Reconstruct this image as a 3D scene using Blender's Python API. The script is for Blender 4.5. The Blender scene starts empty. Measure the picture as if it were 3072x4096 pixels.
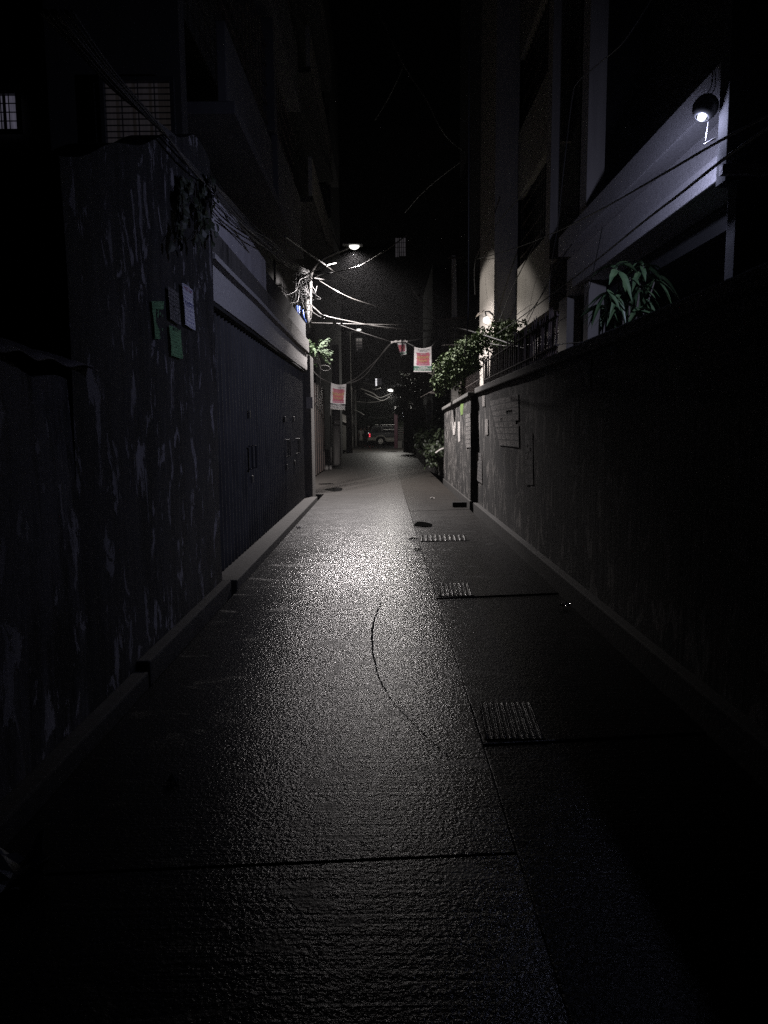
import bpy, bmesh, math, random
from mathutils import Vector, Matrix
R = math.radians
rnd = random.Random(7)
sc = bpy.context.scene
COL = sc.collection

# ------------------------------------------------------------------ camera
F = 2850.0                        # focal length in photo pixels (photo 3072 x 4096)
EYE = Vector((0, 0, 1.55))
pitch, roll = math.atan(336 / F), R(0.45)
fwd = Vector((0, math.cos(pitch), -math.sin(pitch)))
up0 = Vector((0, math.sin(pitch), math.cos(pitch)))
rt0 = Vector((1, 0, 0))
rt = rt0 * math.cos(roll) - up0 * math.sin(roll)
up = up0 * math.cos(roll) + rt0 * math.sin(roll)
cam = bpy.data.cameras.new("camera"); co = bpy.data.objects.new("camera", cam); COL.objects.link(co)
mw = Matrix((rt, up, -fwd)).transposed().to_4x4(); mw.translation = EYE
co.matrix_world = mw
cam.sensor_fit = 'HORIZONTAL'; cam.sensor_width = 36; cam.lens = 36 * F / 3072
cam.clip_start = 0.05; cam.clip_end = 600
sc.camera = co
# ------------------------------------------------------------------ world and exposure (moonless night)
w = bpy.data.worlds.new("World"); sc.world = w; w.use_nodes = True
wn = w.node_tree.nodes; wl = w.node_tree.links
sky = wn.new('ShaderNodeTexSky'); sky.sky_type = 'NISHITA'; sky.sun_disc = False
sky.sun_elevation = R(2); sky.sun_rotation = R(200)
bg = wn['Background']; bg.inputs[1].default_value = 0.00008
hsv = wn.new('ShaderNodeHueSaturation'); hsv.inputs['Saturation'].default_value = 0.55
wl.new(sky.outputs[0], hsv.inputs['Color']); wl.new(hsv.outputs[0], bg.inputs[0])
sc.view_settings.view_transform = 'Standard'; sc.view_settings.look = 'None'
sc.view_settings.exposure = 0; sc.view_settings.gamma = 1
sc.render.engine = 'CYCLES'
cy = sc.cycles
cy.max_bounces = 5; cy.diffuse_bounces = 3; cy.glossy_bounces = 3; cy.transparent_max_bounces = 8
cy.sample_clamp_indirect = 0.06; cy.caustics_reflective = False; cy.caustics_refractive = False
cy.use_denoising = False; cy.denoiser = 'OPENIMAGEDENOISE'

# lamp strengths in one place (built with their lamps below)
P_STREET, P_SPILL, P_PILLAR, P_BALL, P_FAR = 3600.0, 430.0, 7.0, 150.0, 230.0

# ------------------------------------------------------------------ helpers
def ray(px, py):
    return fwd + rt * ((px - 1536) / F) + up * ((2048 - py) / F)
def at(px, py, d=None, x=None, z=None):
    r = ray(px, py)
    t = d / r.y if d is not None else (x / r.x if x is not None else (z - EYE.z) / r.z)
    return EYE + r * t
def gz(py, z=0.0):                # depth of the ground (height z) on row py at mid picture
    return at(1536, py, z=z).y

def setp(o, label=None, cat=None, group=None, kind=None):
    if label: o['label'] = label
    if cat: o['category'] = cat
    if group: o['group'] = group
    if kind: o['kind'] = kind
    return o
WORG = {}
def thing(name, label, cat, loc=(0, 0, 0), group=None):
    o = bpy.data.objects.new(name, None); COL.objects.link(o); o.location = loc
    o.empty_display_size = 0.1
    WORG[o.name] = Vector(loc)
    return setp(o, label, cat, group)

class MB:
    def __init__(s): s.v = []; s.f = []; s.uv = None
    def add(s, vs, fs):
        n = len(s.v); s.v += [Vector(p) for p in vs]; s.f += [tuple(i + n for i in f) for f in fs]; return s
    def box(s, x0, x1, y0, y1, z0, z1):
        return s.add([(x0, y0, z0), (x1, y0, z0), (x1, y1, z0), (x0, y1, z0), (x0, y0, z1), (x1, y0, z1), (x1, y1, z1), (x0, y1, z1)],
                     [(0, 3, 2, 1), (4, 5, 6, 7), (0, 1, 5, 4), (1, 2, 6, 5), (2, 3, 7, 6), (3, 0, 4, 7)])
    def hexa(s, b, t):            # bottom 4 points, top 4 points
        return s.add(list(b) + list(t), [(0, 3, 2, 1), (4, 5, 6, 7), (0, 1, 5, 4), (1, 2, 6, 5), (2, 3, 7, 6), (3, 0, 4, 7)])
    def bar(s, a, b, wx, wy=None):
        a, b = Vector(a), Vector(b); wy = wy or wx
        t = (b - a).normalized(); n = t.cross(Vector((0, 0, 1)))
        n = Vector((1, 0, 0)) if n.length < 1e-3 else n.normalized()
        m = t.cross(n)
        q = [(-1, -1), (1, -1), (1, 1), (-1, 1)]
        return s.hexa([a + n * i * wx / 2 + m * j * wy / 2 for i, j in q], [b + n * i * wx / 2 + m * j * wy / 2 for i, j in q])
    def tube(s, pts, r, n=6, cap=True):
        pts = [Vector(p) for p in pts]; k = len(pts)
        rs = r if isinstance(r, (list, tuple)) else [r] * k
        rings = []; prev = None
        for i, p in enumerate(pts):
            t = (pts[min(i + 1, k - 1)] - pts[max(i - 1, 0)])
            t = t.normalized() if t.length > 1e-9 else Vector((0, 0, 1))
            a = prev if prev is not None else (Vector((0, 0, 1)) if abs(t.z) < .9 else Vector((1, 0, 0)))
            a = (a - t * a.dot(t))
            a = a.normalized() if a.length > 1e-6 else t.orthogonal().normalized()
            prev = a; b = t.cross(a)
            rings.append([p + (a * math.cos(2 * math.pi * j / n) + b * math.sin(2 * math.pi * j / n)) * rs[i] for j in range(n)])
        base = len(s.v)
        for rg in rings: s.v += rg
        for i in range(k - 1):
            for j in range(n):
                j2 = (j + 1) % n
                s.f.append((base + i * n + j, base + i * n + j2, base + (i + 1) * n + j2, base + (i + 1) * n + j))
        if cap:
            s.f.append(tuple(base + j for j in reversed(range(n)))); s.f.append(tuple(base + (k - 1) * n + j for j in range(n)))
        return s
    def prism(s, poly, vec):      # planar polygon extruded by vec
        poly = [Vector(p) for p in poly]; n = len(poly); v = Vector(vec)
        return s.add(poly + [p + v for p in poly], [tuple(range(n)), tuple(reversed(range(n, 2 * n)))] +
                     [(i, (i + 1) % n, n + (i + 1) % n, n + i)[::-1] for i in range(n)])
    def grid(s, fn, nu, nv, thick=None):
        base = len(s.v)
        for j in range(nv + 1):
            for i in range(nu + 1): s.v.append(Vector(fn(i / nu, j / nv)))
        for j in range(nv):
            for i in range(nu):
                a = base + j * (nu + 1) + i
                s.f.append((a, a + 1, a + nu + 2, a + nu + 1))
        return s
    def sphere(s, c, r, nu=16, nv=10, sx=1, sy=1, sz=1, v0=0.0, v1=1.0, rot=None):
        c = Vector(c)
        def fn(u, v):
            th = math.pi * (v0 + (v1 - v0) * v); ph = 2 * math.pi * u
            p = Vector((r * sx * math.sin(th) * math.cos(ph), r * sy * math.sin(th) * math.sin(ph), r * sz * math.cos(th)))
            return c + (rot @ p if rot else p)
        return s.grid(fn, nu, nv)
    def leaf(s, p, d, nrm, L, Wd):
        d = d.normalized(); sd = d.cross(nrm)
        sd = sd.normalized() if sd.length > 1e-6 else d.orthogonal().normalized()
        n = sd.cross(d)
        a = p; t = p + d * L - n * L * .18; m1 = p + d * L * .33; m2 = p + d * L * .7 - n * L * .05
        s.add([a, m1 + sd * Wd * .5 + n * Wd * .15, m2 + sd * Wd * .42 + n * Wd * .12, t, m2 - sd * Wd * .42 + n * Wd * .12, m1 - sd * Wd * .5 + n * Wd * .15, m1, m2],
              [(0, 6, 1), (6, 7, 2, 1), (7, 3, 2), (0, 5, 6), (6, 5, 4, 7), (7, 4, 3)])
        return s
    def build(s, name, mat, parent=None, loc=None, smooth=False, bevel=0, solid=0, uvs=False):
        o0 = Vector((0, 0, 0))
        if parent is not None: o0 = WORG[parent.name]
        elif loc is not None: o0 = Vector(loc)
        if parent is not None and loc is not None: o1 = Vector(loc)
        else: o1 = o0
        me = bpy.data.meshes.new(name); me.from_pydata([p - o1 for p in s.v], [], s.f); me.update()
        ob = bpy.data.objects.new(name, me); COL.objects.link(ob)
        if parent is not None:
            ob.parent = parent; ob.location = o1 - o0
        else: ob.location = o1
        WORG[ob.name] = o1
        if mat is not None: me.materials.append(mat)
        if smooth:
            for p in me.polygons: p.use_smooth = True
        if s.uv is not None:
            ul = me.uv_layers.new(name='uv')
            for lp in me.loops: ul.data[lp.index].uv = s.uv[lp.vertex_index]
        if bevel:
            b = ob.modifiers.new('bevel', 'BEVEL'); b.width = bevel; b.segments = 2; b.limit_method = 'ANGLE'
        if solid:
            b = ob.modifiers.new('solid', 'SOLIDIFY'); b.thickness = solid; b.offset = 0
        return ob
def struct(name, mb, mat, **k): return setp(mb.build(name, mat, **k), kind='structure')
def solo(name, mb, mat, label, cat, loc=None, group=None, **k):
    if loc is None:
        n = len(mb.v); c = sum(mb.v, Vector()) / n; loc = (c.x, c.y, min(p.z for p in mb.v))
    return setp(mb.build(name, mat, loc=loc, **k), label, cat, group)
def smoothpath(pts, n=8):
    pts = [Vector(p) for p in pts]
    if len(pts) < 3: return [pts[0].lerp(pts[-1], i / n) for i in range(n + 1)]
    out = []
    for i in range(len(pts) - 1):
        p0 = pts[max(i - 1, 0)]; p1 = pts[i]; p2 = pts[i + 1]; p3 = pts[min(i + 2, len(pts) - 1)]
        for k in range(n):
            t = k / n
            out.append(.5 * ((2 * p1) + (p2 - p0) * t + (2 * p0 - 5 * p1 + 4 * p2 - p3) * t * t + (3 * p1 - p0 - 3 * p2 + p3) * t ** 3))
    out.append(pts[-1]); return out

# ------------------------------------------------------------------ materials
def newmat(name):
    m = bpy.data.materials.new(name); m.use_nodes = True
    nt = m.node_tree; b = nt.nodes['Principled BSDF']
    return m, nt, b
def nd(nt, t, **k):
    n = nt.nodes.new(t)
    for a, v in k.items(): setattr(n, a, v)
    return n
def noise(nt, vec, scale, detail=5, rough=.6, dist=0.0):
    n = nd(nt, 'ShaderNodeTexNoise'); n.inputs['Scale'].default_value = scale
    n.inputs['Detail'].default_value = detail; n.inputs['Roughness'].default_value = rough; n.inputs['Distortion'].default_value = dist
    nt.links.new(vec, n.inputs['Vector']); return n.outputs['Fac']
def mapped(nt, scl=(1, 1, 1), src='Object'):
    tc = nd(nt, 'ShaderNodeTexCoord'); mp = nd(nt, 'ShaderNodeMapping'); mp.inputs['Scale'].default_value = scl
    nt.links.new(tc.outputs[src], mp.inputs['Vector']); return mp.outputs[0]
def ramp(nt, fac, stops):
    r = nd(nt, 'ShaderNodeValToRGB'); e = r.color_ramp.elements
    while len(e) < len(stops): e.new(.5)
    for i, (p, c) in enumerate(stops):
        e[i].position = p; c = (c, c, c) if isinstance(c, (int, float)) else c
        e[i].color = (*c[:3], 1)
    nt.links.new(fac, r.inputs[0]); return r.outputs[0]
def mix(nt, fac, a, b, mode='MIX'):
    m = nd(nt, 'ShaderNodeMix', data_type='RGBA', blend_type=mode)
    if isinstance(fac, (int, float)): m.inputs[0].default_value = fac
    else: nt.links.new(fac, m.inputs[0])
    for k, v in ((6, a), (7, b)):
        if isinstance(v, tuple): m.inputs[k].default_value = (*v[:3], 1)
        else: nt.links.new(v, m.inputs[k])
    return m.outputs[2]
def math_(nt, op, a, b=None, c=None):
    m = nd(nt, 'ShaderNodeMath', operation=op)
    for i, v in enumerate((a, b, c)):
        if v is None: continue
        if isinstance(v, (int, float)): m.inputs[i].default_value = v
        else: nt.links.new(v, m.inputs[i])
    return m.outputs[0]
def bump(nt, b, h, strength=.3, dist=.01):
    n = nd(nt, 'ShaderNodeBump'); n.inputs['Strength'].default_value = strength; n.inputs['Distance'].default_value = dist
    nt.links.new(h, n.inputs['Height']); nt.links.new(n.outputs[0], b.inputs['Normal'])
def mk(name, c1, c2=None, scl=(1, 1, 1), ns=4, lo=.4, hi=.62, rough=.8, bmp=.0, bs=30, bd=.01, metal=0):
    m, nt, b = newmat(name)
    b.inputs['Roughness'].default_value = rough; b.inputs['Metallic'].default_value = metal
    v = mapped(nt, scl)
    if c2 is None: c2 = tuple(x * .72 for x in c1)
    nt.links.new(ramp(nt, noise(nt, v, ns, 7, .65), [(lo, c1), (hi, c2)]), b.inputs['Base Color'])
    if bmp: bump(nt, b, noise(nt, v, bs, 6, .7), bmp, bd)
    return m
def mk_wall(name, dark, mid, light, streak=(5, 5, .55), amt=.55, cover=.55, bmp=.6, rough=.85):
    """old plaster: black mould in vertical runs over grey plaster, paler where the skin has peeled"""
    m, nt, b = newmat(name); b.inputs['Roughness'].default_value = rough
    v = mapped(nt); vs = mapped(nt, streak); vb = mapped(nt, (1, 1, .45))
    patches = noise(nt, vb, 1.1, 8, .68, .6)
    runs = noise(nt, vs, 1.6, 8, .7, .3)
    fine = noise(nt, v, 26, 6, .7)
    base = mix(nt, ramp(nt, fine, [(.3, 0), (.75, 1)]), mid, tuple(x * .6 for x in mid))
    comb = math_(nt, 'ADD', math_(nt, 'MULTIPLY', patches, .55), math_(nt, 'MULTIPLY', runs, .45))
    mold = ramp(nt, comb, [(amt - .06, 1), (amt + .035, 0)])
    col = mix(nt, mold, base, dark)
    peel = noise(nt, mapped(nt, (3.6, 3.6, 1.5)), 1.7, 10, .68, .6)
    pm = ramp(nt, peel, [(cover, 0), (cover + .025, 1)])
    lightv = mix(nt, ramp(nt, runs, [(.35, 0), (.7, 1)]), light, tuple(x * .45 for x in light))
    col = mix(nt, pm, col, lightv)
    nt.links.new(col, b.inputs['Base Color'])
    h = math_(nt, 'ADD', math_(nt, 'MULTIPLY', pm, .5), math_(nt, 'ADD', math_(nt, 'MULTIPLY', fine, .35), math_(nt, 'MULTIPLY', runs, .6)))
    bump(nt, b, h, bmp, .02)
    return m
def emit(name, c, s):
    m, nt, b = newmat(name); b.inputs['Base Color'].default_value = (0, 0, 0, 1)
    b.inputs['Emission Color'].default_value = (*c, 1); b.inputs['Emission Strength'].default_value = s
    m.cycles.emission_sampling = 'NONE'
    return m
def mk_road(name, c1, c2, wet_lo, wet_hi, seed=0, spec=.5):
    m, nt, b = newmat(name); b.inputs['Specular IOR Level'].default_value = spec
    tc = nd(nt, 'ShaderNodeTexCoord'); v = nd(nt, 'ShaderNodeMapping'); v.inputs['Location'].default_value = (seed, seed * .7, 0)
    nt.links.new(tc.outputs['Object'], v.inputs['Vector']); v = v.outputs[0]
    def sv(s):
        mp = nd(nt, 'ShaderNodeMapping'); mp.inputs['Scale'].default_value = s; nt.links.new(v, mp.inputs['Vector']); return mp.outputs[0]
    big = noise(nt, sv((1, .8, 1)), .9, 6, .62, .4)
    blot = noise(nt, sv((1.3, 2.6, 1)), 1.5, 7, .7, .8)
    col = ramp(nt, big, [(.35, c1), (.65, c2)])
    damp = ramp(nt, blot, [(.36, 1), (.43, 0)])
    col = mix(nt, damp, col, tuple(x * .3 for x in c1))
    nt.links.new(col, b.inputs['Base Color'])
    grain = noise(nt, v, 72, 3, .7)
    vor = nd(nt, 'ShaderNodeTexVoronoi'); vor.inputs['Scale'].default_value = 62; nt.links.new(v, vor.inputs['Vector'])
    brush = noise(nt, sv((1.2, 34, 1)), 1.0, 3, .55, .6)
    ro = ramp(nt, noise(nt, v, 40, 3, .6), [(.3, wet_lo), (.7, wet_hi)])
    dry = ramp(nt, noise(nt, sv((1.1, 3.4, 1)), 1.5, 9, .74, .3), [(.6, 0), (.7, 1)])
    ro = mix(nt, math_(nt, 'MAXIMUM', dry, math_(nt, 'MULTIPLY', damp, .8)), ro, (.42, .42, .42))
    sp_ = nd(nt, 'ShaderNodeSeparateXYZ'); nt.links.new(nd(nt, 'ShaderNodeNewGeometry').outputs['Position'], sp_.inputs[0])
    far = math_(nt, 'ADD', math_(nt, 'DIVIDE', math_(nt, 'SUBTRACT', sp_.outputs[1], 8.5), 10.0), math_(nt, 'MULTIPLY', math_(nt, 'SUBTRACT', blot, .5), .9))
    far = ramp(nt, far, [(0, 0), (1, 1)])          # the lane is drier and dustier towards the cross street
    ro = mix(nt, far, ro, (.56, .56, .56))
    for l_ in list(b.inputs['Base Color'].links): nt.links.remove(l_)
    nt.links.new(mix(nt, far, col, mix(nt, big, (.024, .0215, .019), (.034, .03, .026))), b.inputs['Base Color'])
    nt.links.new(ro, b.inputs['Roughness'])
    h = math_(nt, 'ADD', math_(nt, 'MULTIPLY', grain, 1.0), math_(nt, 'ADD', math_(nt, 'MULTIPLY', vor.outputs['Distance'], .5), math_(nt, 'MULTIPLY', brush, 1.0)))
    bump(nt, b, h, .3, .01)
    b.inputs['IOR'].default_value = 1.5
    return m

ROAD = mk_road('road_concrete', (.009, .0085, .008), (.016, .015, .0145), .16, .24)
ROADF = mk_road('dry_road_concrete', (.02, .018, .016), (.034, .03, .026), .46, .62, 7.7)
SLAB = mk_road('slab_concrete', (.007, .0066, .0062), (.012, .0112, .0105), .17, .3, 3.1, .13)
EARTH = mk('earth', (.02, .019, .018), (.012, .012, .012), ns=2, rough=.95, bmp=.5)
SUBB = mk('joint_dirt', (.008, .008, .008), rough=1)
SILLM = mk('sill_concrete', (.065, .061, .057), (.034, .032, .03), ns=9, lo=.35, hi=.7, rough=.85, bmp=.5, bs=25)
KERBD = mk('dark_kerb', (.05, .047, .043), (.022, .021, .02), ns=9, lo=.35, hi=.7, rough=.85, bmp=.6, bs=25)  # kerb concrete in a darker tone than KERB
KERB = mk('kerb_concrete', (.16, .15, .14), (.07, .066, .06), ns=9, lo=.35, hi=.7, rough=.8, bmp=.5, bs=25)
GUTTER = mk('gutter_black', (.008, .008, .008), rough=.9)  # near-black colour of the gutter beds
TALLW = mk_wall('tall_wall_plaster', (.004, .004, .0045), (.03, .0285, .03), (.24, .23, .25), amt=.52, cover=.565)
LOWW = mk_wall('low_wall_plaster', (.006, .006, .0065), (.13, .122, .127), (.4, .38, .4), amt=.49, cover=.56)
RIGHTW = mk_wall('right_wall_plaster', (.003, .003, .003), (.04, .0375, .035), (.26, .245, .23), streak=(11, 11, .45), amt=.5, cover=.54, bmp=1)
GARW = mk_wall('garage_plaster', (.08, .08, .08), (.62, .6, .58), (.66, .63, .61), streak=(4, 4, .4), amt=.37, cover=.68, bmp=.35)
GARP = mk('garage_paint', (.62, .6, .62), (.5, .48, .5), (1.5, 1.5, .4), ns=3, rough=.8, bmp=.25)
COLM = mk_wall('column_plaster', (.03, .03, .028), (.17, .16, .15), (.25, .24, .21), amt=.46, cover=.64)
SHUT = mk('shutter_steel', (.085, .083, .084), (.045, .044, .045), (2, 2, .3), ns=5, rough=.55, bmp=.1)
DARKST = mk('dark_steel', (.03, .03, .033), rough=.5)
GALV = mk('galvanised_pipe', (.1, .096, .09), (.065, .062, .058), (3, 3, .6), ns=6, rough=.5, bmp=.1)
CONC = mk('pole_concrete', (.46, .44, .41), (.32, .31, .29), (2, 2, .3), ns=5, rough=.9, bmp=.4)
PILW = mk('pillar_paint', (.44, .41, .37), (.33, .305, .28), (6, 6, .35), ns=2, lo=.3, hi=.75, rough=.85, bmp=.2, bs=14)
PAINT2 = mk('balcony_paint', (.38, .36, .325), (.3, .28, .25), (4, 4, .3), ns=2, lo=.3, hi=.75, rough=.85, bmp=.2, bs=14)
PARA = mk_wall('parapet_paint', (.2, .19, .2), (.78, .75, .75), (.8, .77, .77), streak=(2.5, 1.2, 2), amt=.33, cover=.66, bmp=.3)
BLDG = mk('building_plaster', (.032, .031, .031), (.022, .0215, .021), (1, 1, .5), ns=2, rough=.9, bmp=.3)
BLDG2 = mk('grey_building_plaster', (.07, .068, .07), (.05, .0485, .05), (1, 1, .5), ns=2, rough=.9, bmp=.3)
BLACKW = mk('black_plaster', (.03, .03, .03), (.02, .02, .02), ns=2, rough=.95, bmp=.3)  # near-black plaster for back walls, slabs and the darker parapet end
CABLE = mk('cable_rubber', (.1, .097, .094), (.065, .063, .061), ns=2, rough=.55)
CABLEL = mk('cable_pale', (.08, .077, .073), (.05, .048, .045), ns=2, rough=.5)
CABLED = mk('cable_black', (.02, .02, .02), rough=.6)
GLASSD = mk('dark_glass', (.012, .013, .014), rough=.12)
BLUEP = mk('blue_plastic', (.03, .07, .26), rough=.5)
RUST = mk('rusty_iron', (.05, .032, .025), (.03, .025, .022), ns=12, rough=.8, bmp=.3)
WHITEP = mk('dirty_white', (.55, .52, .5), (.38, .36, .34), ns=7, rough=.8)
PLANTER = mk_wall('planter_plaster', (.03, .03, .028), (.16, .155, .145), (.22, .21, .2), amt=.45, cover=.63)
def leafmat(name, c1, c2, rough=.4):
    m, nt, b = newmat(name); b.inputs['Roughness'].default_value = rough
    v = mapped(nt)
    nt.links.new(ramp(nt, noise(nt, v, 7, 3, .7), [(.35, c1), (.65, c2)]), b.inputs['Base Color'])
    b.inputs['Subsurface Weight'].default_value = 0
    try: b.inputs['Transmission Weight'].default_value = 0
    except Exception: pass
    return m
LEAF = leafmat('bougainvillea_leaf', (.024, .05, .01), (.065, .1, .022), .75)
LEAFM = leafmat('mango_leaf', (.022, .045, .02), (.045, .075, .032), .4)
LEAFD = leafmat('dark_leaf', (.012, .02, .008), (.026, .036, .016), .5)
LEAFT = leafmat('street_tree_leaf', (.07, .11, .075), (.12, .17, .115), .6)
LEAFF = leafmat('fern_leaf', (.03, .09, .014), (.07, .14, .03), .7)
BARK = mk('bark', (.07, .06, .05), (.04, .035, .03), (4, 4, 1), ns=6, rough=.9, bmp=.6)
SKIN = mk('skin', (.22, .13, .09), rough=.6)
HAIR = mk('hair', (.012, .011, .01), rough=.6)
CLOTHW = mk('white_cotton', (.6, .58, .54), (.48, .46, .43), ns=12, rough=.9)
CLOTHD = mk('dark_cotton', (.03, .032, .036), rough=.9)
INK = mk('black_ink', (.02, .02, .02), rough=.8)
INKW = mk('white_ink', (.38, .37, .365), rough=.7)
INKY = mk('yellow_ink', (.3, .22, .08), (.24, .17, .06), ns=30, rough=.7)

# ------------------------------------------------------------------ ground
struct('ground', MB().add([(-200, -40, -.42), (200, -40, -.42), (200, 260, -.42), (-200, 260, -.42)], [(0, 1, 2, 3)]), EARTH)
XE = .48                                        # seam between the brushed lane and the slabs
j0, j1 = at(800, 3470, z=0), at(2000, 3416, z=0)
def jy(x): return j0.y + (x - j0.x) * (j1.y - j0.y) / (j1.x - j0.x)
def slab(xa, xb, ya0, yb0, ya1, yb1, z=0.0, th=.35):
    return MB().hexa([(xa, ya0, z - th), (xb, yb0, z - th), (xb, yb1, z - th), (xa, ya1, z - th)], [(xa, ya0, z), (xb, yb0, z), (xb, yb1, z), (xa, ya1, z)])
XL = -1.43
struct('road', slab(XL, XE, -1, -1, jy(XL) - .0045, jy(XE) - .0045), ROAD, bevel=.006)
struct('road', slab(XL, XE - .002, jy(XL) + .0045, jy(XE) + .0045, 16.9, 16.9), ROAD, bevel=.006)
struct('road', MB().hexa([(-2.3, 16.91, -.1), (XE - .002, 16.91, -.1), (XE + .1, 60, -.1), (-2.6, 60, -.1)], [(-2.3, 16.91, 0), (XE - .002, 16.91, 0), (XE + .1, 60, 0), (-2.6, 60, 0)]), ROAD, bevel=.004)
XR = 1.64
cuts = [(-1.0, -1.0)]
for (pa, pb) in (((1916, 2975), (2400, 2950)), ((1889, 2806), (2250, 2795)), ((1753, 2390), (2200, 2372)), ((1672, 2168), (1900, 2160)), ((1631, 2043), (1860, 2036)), ((1604, 1942), (1775, 1938))):
    a, b = at(*pa, z=0), at(*pb, z=0)
    k = (b.y - a.y) / (b.x - a.x); cuts.append((a.y + (XE - a.x) * k, a.y + (XR - a.x) * k))
cuts.append((30, 30))
for i in range(len(cuts) - 1):
    (a0, b0), (a1, b1) = cuts[i], cuts[i + 1]
    dz = (-.012, -.004, -.015, -.003, -.01, -.006, -.004)[i % 7]
    struct('road_slab', slab(XE + .002, XR, a0 + .006, b0 + .006, a1 - .006, b1 - .006, dz), SLAB, bevel=.006)
struct('road_slab', MB().hexa([(XE, 30.02, -.1), (2.6, 30.02, -.1), (2.6, 60, -.1), (XE + .106, 60, -.1)], [(XE, 30.02, -.006), (2.6, 30.02, -.006), (2.6, 60, -.006), (XE + .106, 60, -.006)]), ROADF)
struct('road', MB().box(-60, 60, 60.02, 74, -.1, -.002), ROADF)           # cross street at the end of the alley
struct('footpath', MB().box(-40, 40, 74.02, 120, -.1, .12), KERB)
# anti-slip ribs cast into three ramps of the slab strip
def ribs(px0, py0, px1, py1, n, h=.014, z=0.0):
    a, b = at(px0, py1, z=0), at(px1, py0, z=0)
    x0, x1, y0, y1 = max(a.x, XE + .02), b.x, a.y, b.y
    def fn(u, v):
        s_ = math.sin(u * n * 2 * math.pi); edge = min(1, 12 * min(v, 1 - v))
        return (x0 + (x1 - x0) * u + .03 * v, y0 + (y1 - y0) * v, z + .004 + h * max(0, s_) ** .7 * edge * (.8 + .2 * math.sin(u * 37 + v * 9)))
    struct('road_ribs', MB().grid(fn, n * 10, 16), SLAB, smooth=True)
ribs(1745, 2333, 1870, 2384, 8); ribs(1885, 2812, 2110, 2958, 10); ribs(1672, 2140, 1860, 2164, 10, .01)
# long curved crack in the lane
cr = smoothpath([at(x, y, z=.003) for x, y in ((1525, 2410), (1512, 2440), (1494, 2490), (1488, 2550), (1492, 2610), (1510, 2690), (1545, 2765), (1590, 2825), (1650, 2890), (1720, 2960), (1800, 3030))], 10)
mb = MB(); L = []
for i, p in enumerate(cr):
    t = i / (len(cr) - 1); wd = (.0015 + .0045 * math.sin(math.pi * min(1, t * 1.6)) ** 2 + rnd.uniform(0, .005)) * (1 - .5 * t)
    q = Vector((rnd.uniform(-.004, .004), 0, 0)); L.append((p + q + Vector((-wd, 0, 0)), p + q + Vector((wd, 0, 0))))
for i in range(len(L) - 1): mb.add([L[i][0], L[i][1], L[i + 1][1], L[i + 1][0]], [(0, 1, 2, 3)])
struct('road_crack', mb, SUBB)
# kerbs and gutters
struct('gutter', MB().box(-1.6, XL - .005, -1, 6.8, -.4, -.3), GUTTER)
struct('kerb', MB().box(-1.575, -1.485, 4.36, 6.78, -.4, .1), KERBD, bevel=.012)
struct('kerb', MB().box(-1.575, -1.475, -1, 4.3, -.4, .055), KERBD, bevel=.012)
struct('gutter', MB().box(XR + .005, 1.9, -1, 21, -.4, -.3), GUTTER)
struct('kerb', MB().box(1.765, 1.86, -1, 14.05, -.4, .07), KERBD, bevel=.012)
struct('kerb', MB().box(1.7, 1.74, 14.06, 20.4, -.4, .1), KERBD, bevel=.012)
# puddles
WATER = mk('puddle_water', (.01, .01, .01), rough=.06)
def puddle(px, py, wpx, dep):
    c = at(px, py, z=.006); wm = wpx * c.y / F / 2
    n = 22; ph = rnd.random() * 6
    vs = [(c.x + wm * math.cos(a) * (1 + .18 * math.sin(3 * a + ph)), c.y + dep * math.sin(a) * (1 + .2 * math.sin(2 * a + ph)), .004) for a in [2 * math.pi * k / n for k in range(n)]]
    struct('puddle', MB().add(vs, [tuple(range(n))]), WATER)
for a in ((1568, 1806, 48, .55), (1440, 1808, 34, .5), (1340, 1957, 70, .5), (1690, 2095, 70, .3), (1300, 1935, 60, .25)): puddle(*a)

# ------------------------------------------------------------------ left: low wall, tall wall, garage
t = thing('boundary_wall', 'low peeling plaster boundary wall at the left edge of the photo', 'wall', (-1.75, 1.5, 0))
def wavy_wall(x, y0, y1, z0, z1, th, sgn, name, mat, parent, amp=.012, top=None):
    """a slightly uneven hand-plastered wall, road face at x, thickness away from the road"""
    nu, nv = int((y1 - y0) / .12), int((z1 - z0) / .12)
    rr = random.Random(name + str(y0))
    ph = [rr.random() * 6 for _ in range(6)]
    def face(u, v):
        y = y0 + (y1 - y0) * u; zt = z1 if top is None else top(y); z = z0 + (zt - z0) * v
        dx = amp * (math.sin(y * 1.7 + ph[0] + z) + .6 * math.sin(z * 2.9 + ph[1] + y * .6) + .4 * math.sin(y * 5 + ph[2]))
        return (x + dx, y, z)
    mb = MB(); mb.grid(face, nu, nv)
    b = len(mb.v)
    for j in range(nv + 1):
        for i in range(nu + 1):
            p = face(i / nu, j / nv); mb.v.append(Vector((x + sgn * th, p[1], p[2])))
    W_ = nu + 1
    for j in range(nv):
        for i in range(nu):
            a = b + j * W_ + i; mb.f.append((a + W_, a + W_ + 1, a + 1, a))
    for i in range(nu):
        a = nv * W_ + i; mb.f.append((a, a + 1, b + a + 1, b + a)); mb.f.append((i + 1, i, b + i, b + i + 1))
    for j in range(nv):
        a = j * W_; mb.f.append((a + W_, a, b + a, b + a + W_)); a += nu; mb.f.append((a, a + W_, b + a + W_, b + a))
    if sgn > 0: mb.f = [f[::-1] for f in mb.f]
    return mb.build(name, mat, parent)
wavy_wall(-1.58, -.5, 3.66, -.1, 1.8, .25, -1, 'plaster_wall', LOWW, t, top=lambda y: 1.83 + .03 * math.sin(y * 5) + .02 * math.sin(y * 13))
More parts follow.
